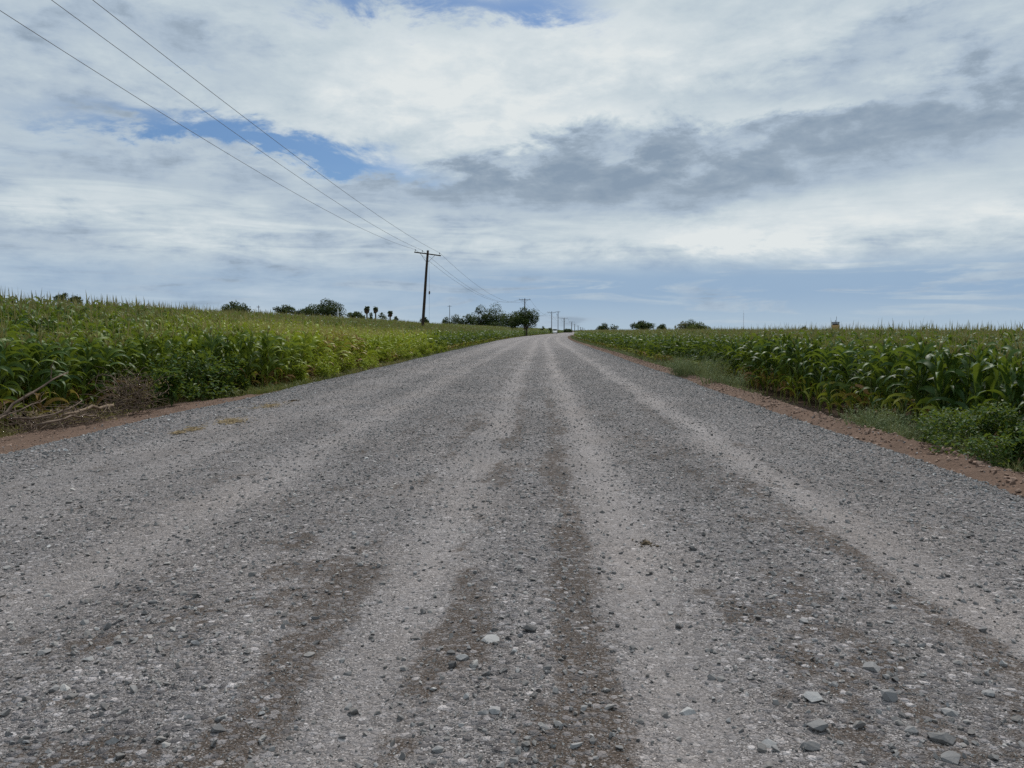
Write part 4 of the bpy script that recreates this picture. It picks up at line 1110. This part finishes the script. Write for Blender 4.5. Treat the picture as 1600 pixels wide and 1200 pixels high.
nB = t.noise(t.mapping(ae, (7, 17, 1)), 1.0, 11, .66, .35)  # billows
nD = t.noise(t.mapping(ae, (15, 34, 1), (1, 7, 0)), 1.0, 9, .60, .15)  # fine billow edges
nC = t.noise(t.mapping(ae, (5, 46, 1), (3, 1, 0)), 1.0, 8, .62, .8)   # thin streaks
wx = t.math('MULTIPLY', t.math('SUBTRACT', nA, .5), .16); wy = t.math('MULTIPLY_ADD', t.math('SUBTRACT', nD, .5), .035, t.math('MULTIPLY', t.math('SUBTRACT', nB, .5), .12))
wv = t.n('ShaderNodeCombineXYZ'); t.put(wv.inputs[0], t.math('ADD', az, wx)); t.put(wv.inputs[1], t.math('ADD', el, wy)); wv = wv.outputs[0]
def blob(px, py, sx_, sy_, rot=0.0):
    a, e = azel(px, py)
    m = t.mapping(wv, (sx_ / FPX, sy_ / FPX, 1), (a, e, 0), math.radians(rot), 'TEXTURE')
    m = t.vmath('MULTIPLY', m, (1, 1, 0))
    return t.math('EXPONENT', t.math('MULTIPLY', t.vmath('DOT_PRODUCT', m, m, 1), -1.0))
def total(lst, base):
    s = base
    for g, wt in lst: s = t.math('MULTIPLY_ADD', g, wt, s)
    return s
LIGHT = [(blob(760, 130, 330, 110), .27), (blob(640, 170, 240, 70, -8), .16), (blob(900, 60, 200, 60), .10), (blob(1420, 330, 300, 45, 3), .26), (blob(1080, 372, 260, 30), .30), (blob(1150, 340, 160, 40, 25), .12),
         (blob(150, 330, 190, 34), .14), (blob(480, 350, 190, 30), .10), (blob(300, 145, 200, 34, -12), .10), (blob(1200, 60, 350, 80), .12),
         (blob(120, 110, 220, 60), -.07), (blob(330, 75, 130, 36, -10), -.16), (blob(1300, 215, 420, 60, 8), -.37), (blob(900, 235, 170, 38, 6), -.28), (blob(720, 285, 190, 28, 3), -.38), (blob(1000, 290, 200, 34, 2), -.28),
         (blob(1540, 185, 170, 40, 10), -.14), (blob(1330, 70, 120, 26, 20), -.16), (blob(60, 345, 130, 20), -.20), (blob(250, 265, 230, 26), -.14)]
LIGHT += [(blob(920, 182, 95, 13, 3), .24), (blob(1170, 172, 120, 15, 3), .24), (blob(615, 256, 48, 12, 4), .30), (blob(1280, 160, 80, 12, 5), .16), (blob(820, 212, 70, 12, 6), .18), (blob(1000, 240, 60, 12), .12), (blob(500, 250, 60, 10), .14)]
val = total(LIGHT, .58)
val = t.math('MULTIPLY_ADD', t.math('SUBTRACT', nB, .5), .70, val)
val = t.math('MULTIPLY_ADD', t.math('SUBTRACT', nD, .5), .62, val)
val = t.math('MULTIPLY_ADD', t.math('SUBTRACT', nA, .5), .35, val)
low = t.math('MULTIPLY', t.rng(el, .27, .09), t.rng(az, .15, -.1, .45, 1.0))
val = t.math('MULTIPLY_ADD', t.math('MULTIPLY', t.math('SUBTRACT', nC, .5), low), 1.25, val)
dark = t.rng(val, .62, .30)
val = t.math('MULTIPLY_ADD', t.math('MULTIPLY', t.math('SUBTRACT', nD, .46), dark), .95, val)
ccol = t.ramp(val, [(0, srgb(136, 154, 173)), (.25, srgb(151, 167, 183)), (.45, srgb(170, 186, 202)), (.68, srgb(194, 207, 215)), (.9, srgb(213, 222, 226)), (1, srgb(224, 230, 231))])
# smooth blue-grey veil low over the horizon
a0, e0 = azel(1100, 455)
veil = t.math('MULTIPLY', t.rng(el, azel(800, 395)[1], azel(800, 440)[1]), t.rng(az, azel(420, 450)[0], azel(900, 450)[0], .55, .95))
veil = t.math('MULTIPLY', veil, t.rng(t.math('MULTIPLY_ADD', t.math('SUBTRACT', nC, .5), 2.4, .62), .25, .62, .30, 1))
hz = t.mix(t.rng(el, .0, azel(800, 455)[1]), srgb(170, 190, 207), srgb(148, 174, 201))
ccol = t.mix(veil, ccol, hz)
holes = total([(blob(640, -10, 200, 36), 1.1), (blob(870, 12, 90, 30), .8), (blob(250, 196, 240, 22, -2), .72), (blob(430, 215, 160, 20, -10), .5), (blob(545, 250, 130, 22, -8), .85), (blob(330, 215, 150, 16, -4), .5),
               (blob(90, 235, 180, 26), .35), (blob(300, 95, 80, 14, -10), .4)], 0.0)
hn = t.math('MULTIPLY_ADD', t.math('SUBTRACT', nB, .5), 1.5, holes)
hn = t.math('MULTIPLY_ADD', t.math('SUBTRACT', nD, .5), .7, hn)
hf = t.rng(hn, .20, 1.30, 0, .95)
up = t.math('DIVIDE', 1.0, STR)
cl = t.vmath('SCALE', ccol, None); cl.node.inputs['Scale'].default_value = 1.0 / STR
blue = t.mix(1, sky.outputs[0], (.40, .58, .78, 1), 'MULTIPLY')
t.put(bg.inputs[0], t.mix(hf, cl, blue))

sd = bpy.data.lights.new('sun', 'SUN'); sd.energy = 3.0; sd.angle = math.radians(10); sd.color = (1.0, .955, .90)
so = bpy.data.objects.new('sun', sd); COL.objects.link(so)
dv = Vector((math.sin(SUN_AZ) * math.cos(SUN_EL), math.cos(SUN_AZ) * math.cos(SUN_EL), math.sin(SUN_EL)))
so.rotation_euler = dv.to_track_quat('Z', 'Y').to_euler(); so.location = dv * 100

# ------------------------------------------------------------------ camera
cd = bpy.data.cameras.new('camera'); cd.sensor_width = 36; cd.lens = 36 * FPX / 1600; cd.clip_start = .05; cd.clip_end = 20000
co = bpy.data.objects.new('camera', cd); COL.objects.link(co)
co.location = (0, 0, H)
co.rotation_euler = Matrix(((_r[0], _u[0], -_f[0]), (_r[1], _u[1], -_f[1]), (_r[2], _u[2], -_f[2]))).to_euler()
scene.camera = co
vs = scene.view_settings; scene.display_settings.display_device = 'sRGB'
vs.view_transform = 'Standard'; vs.look = 'None'; vs.exposure = 0.0; vs.gamma = 1.0; vs.use_curve_mapping = False
scene.cycles.use_denoising = False
scene.cycles.max_bounces = 6; scene.cycles.diffuse_bounces = 3; scene.cycles.glossy_bounces = 2; scene.cycles.transmission_bounces = 3
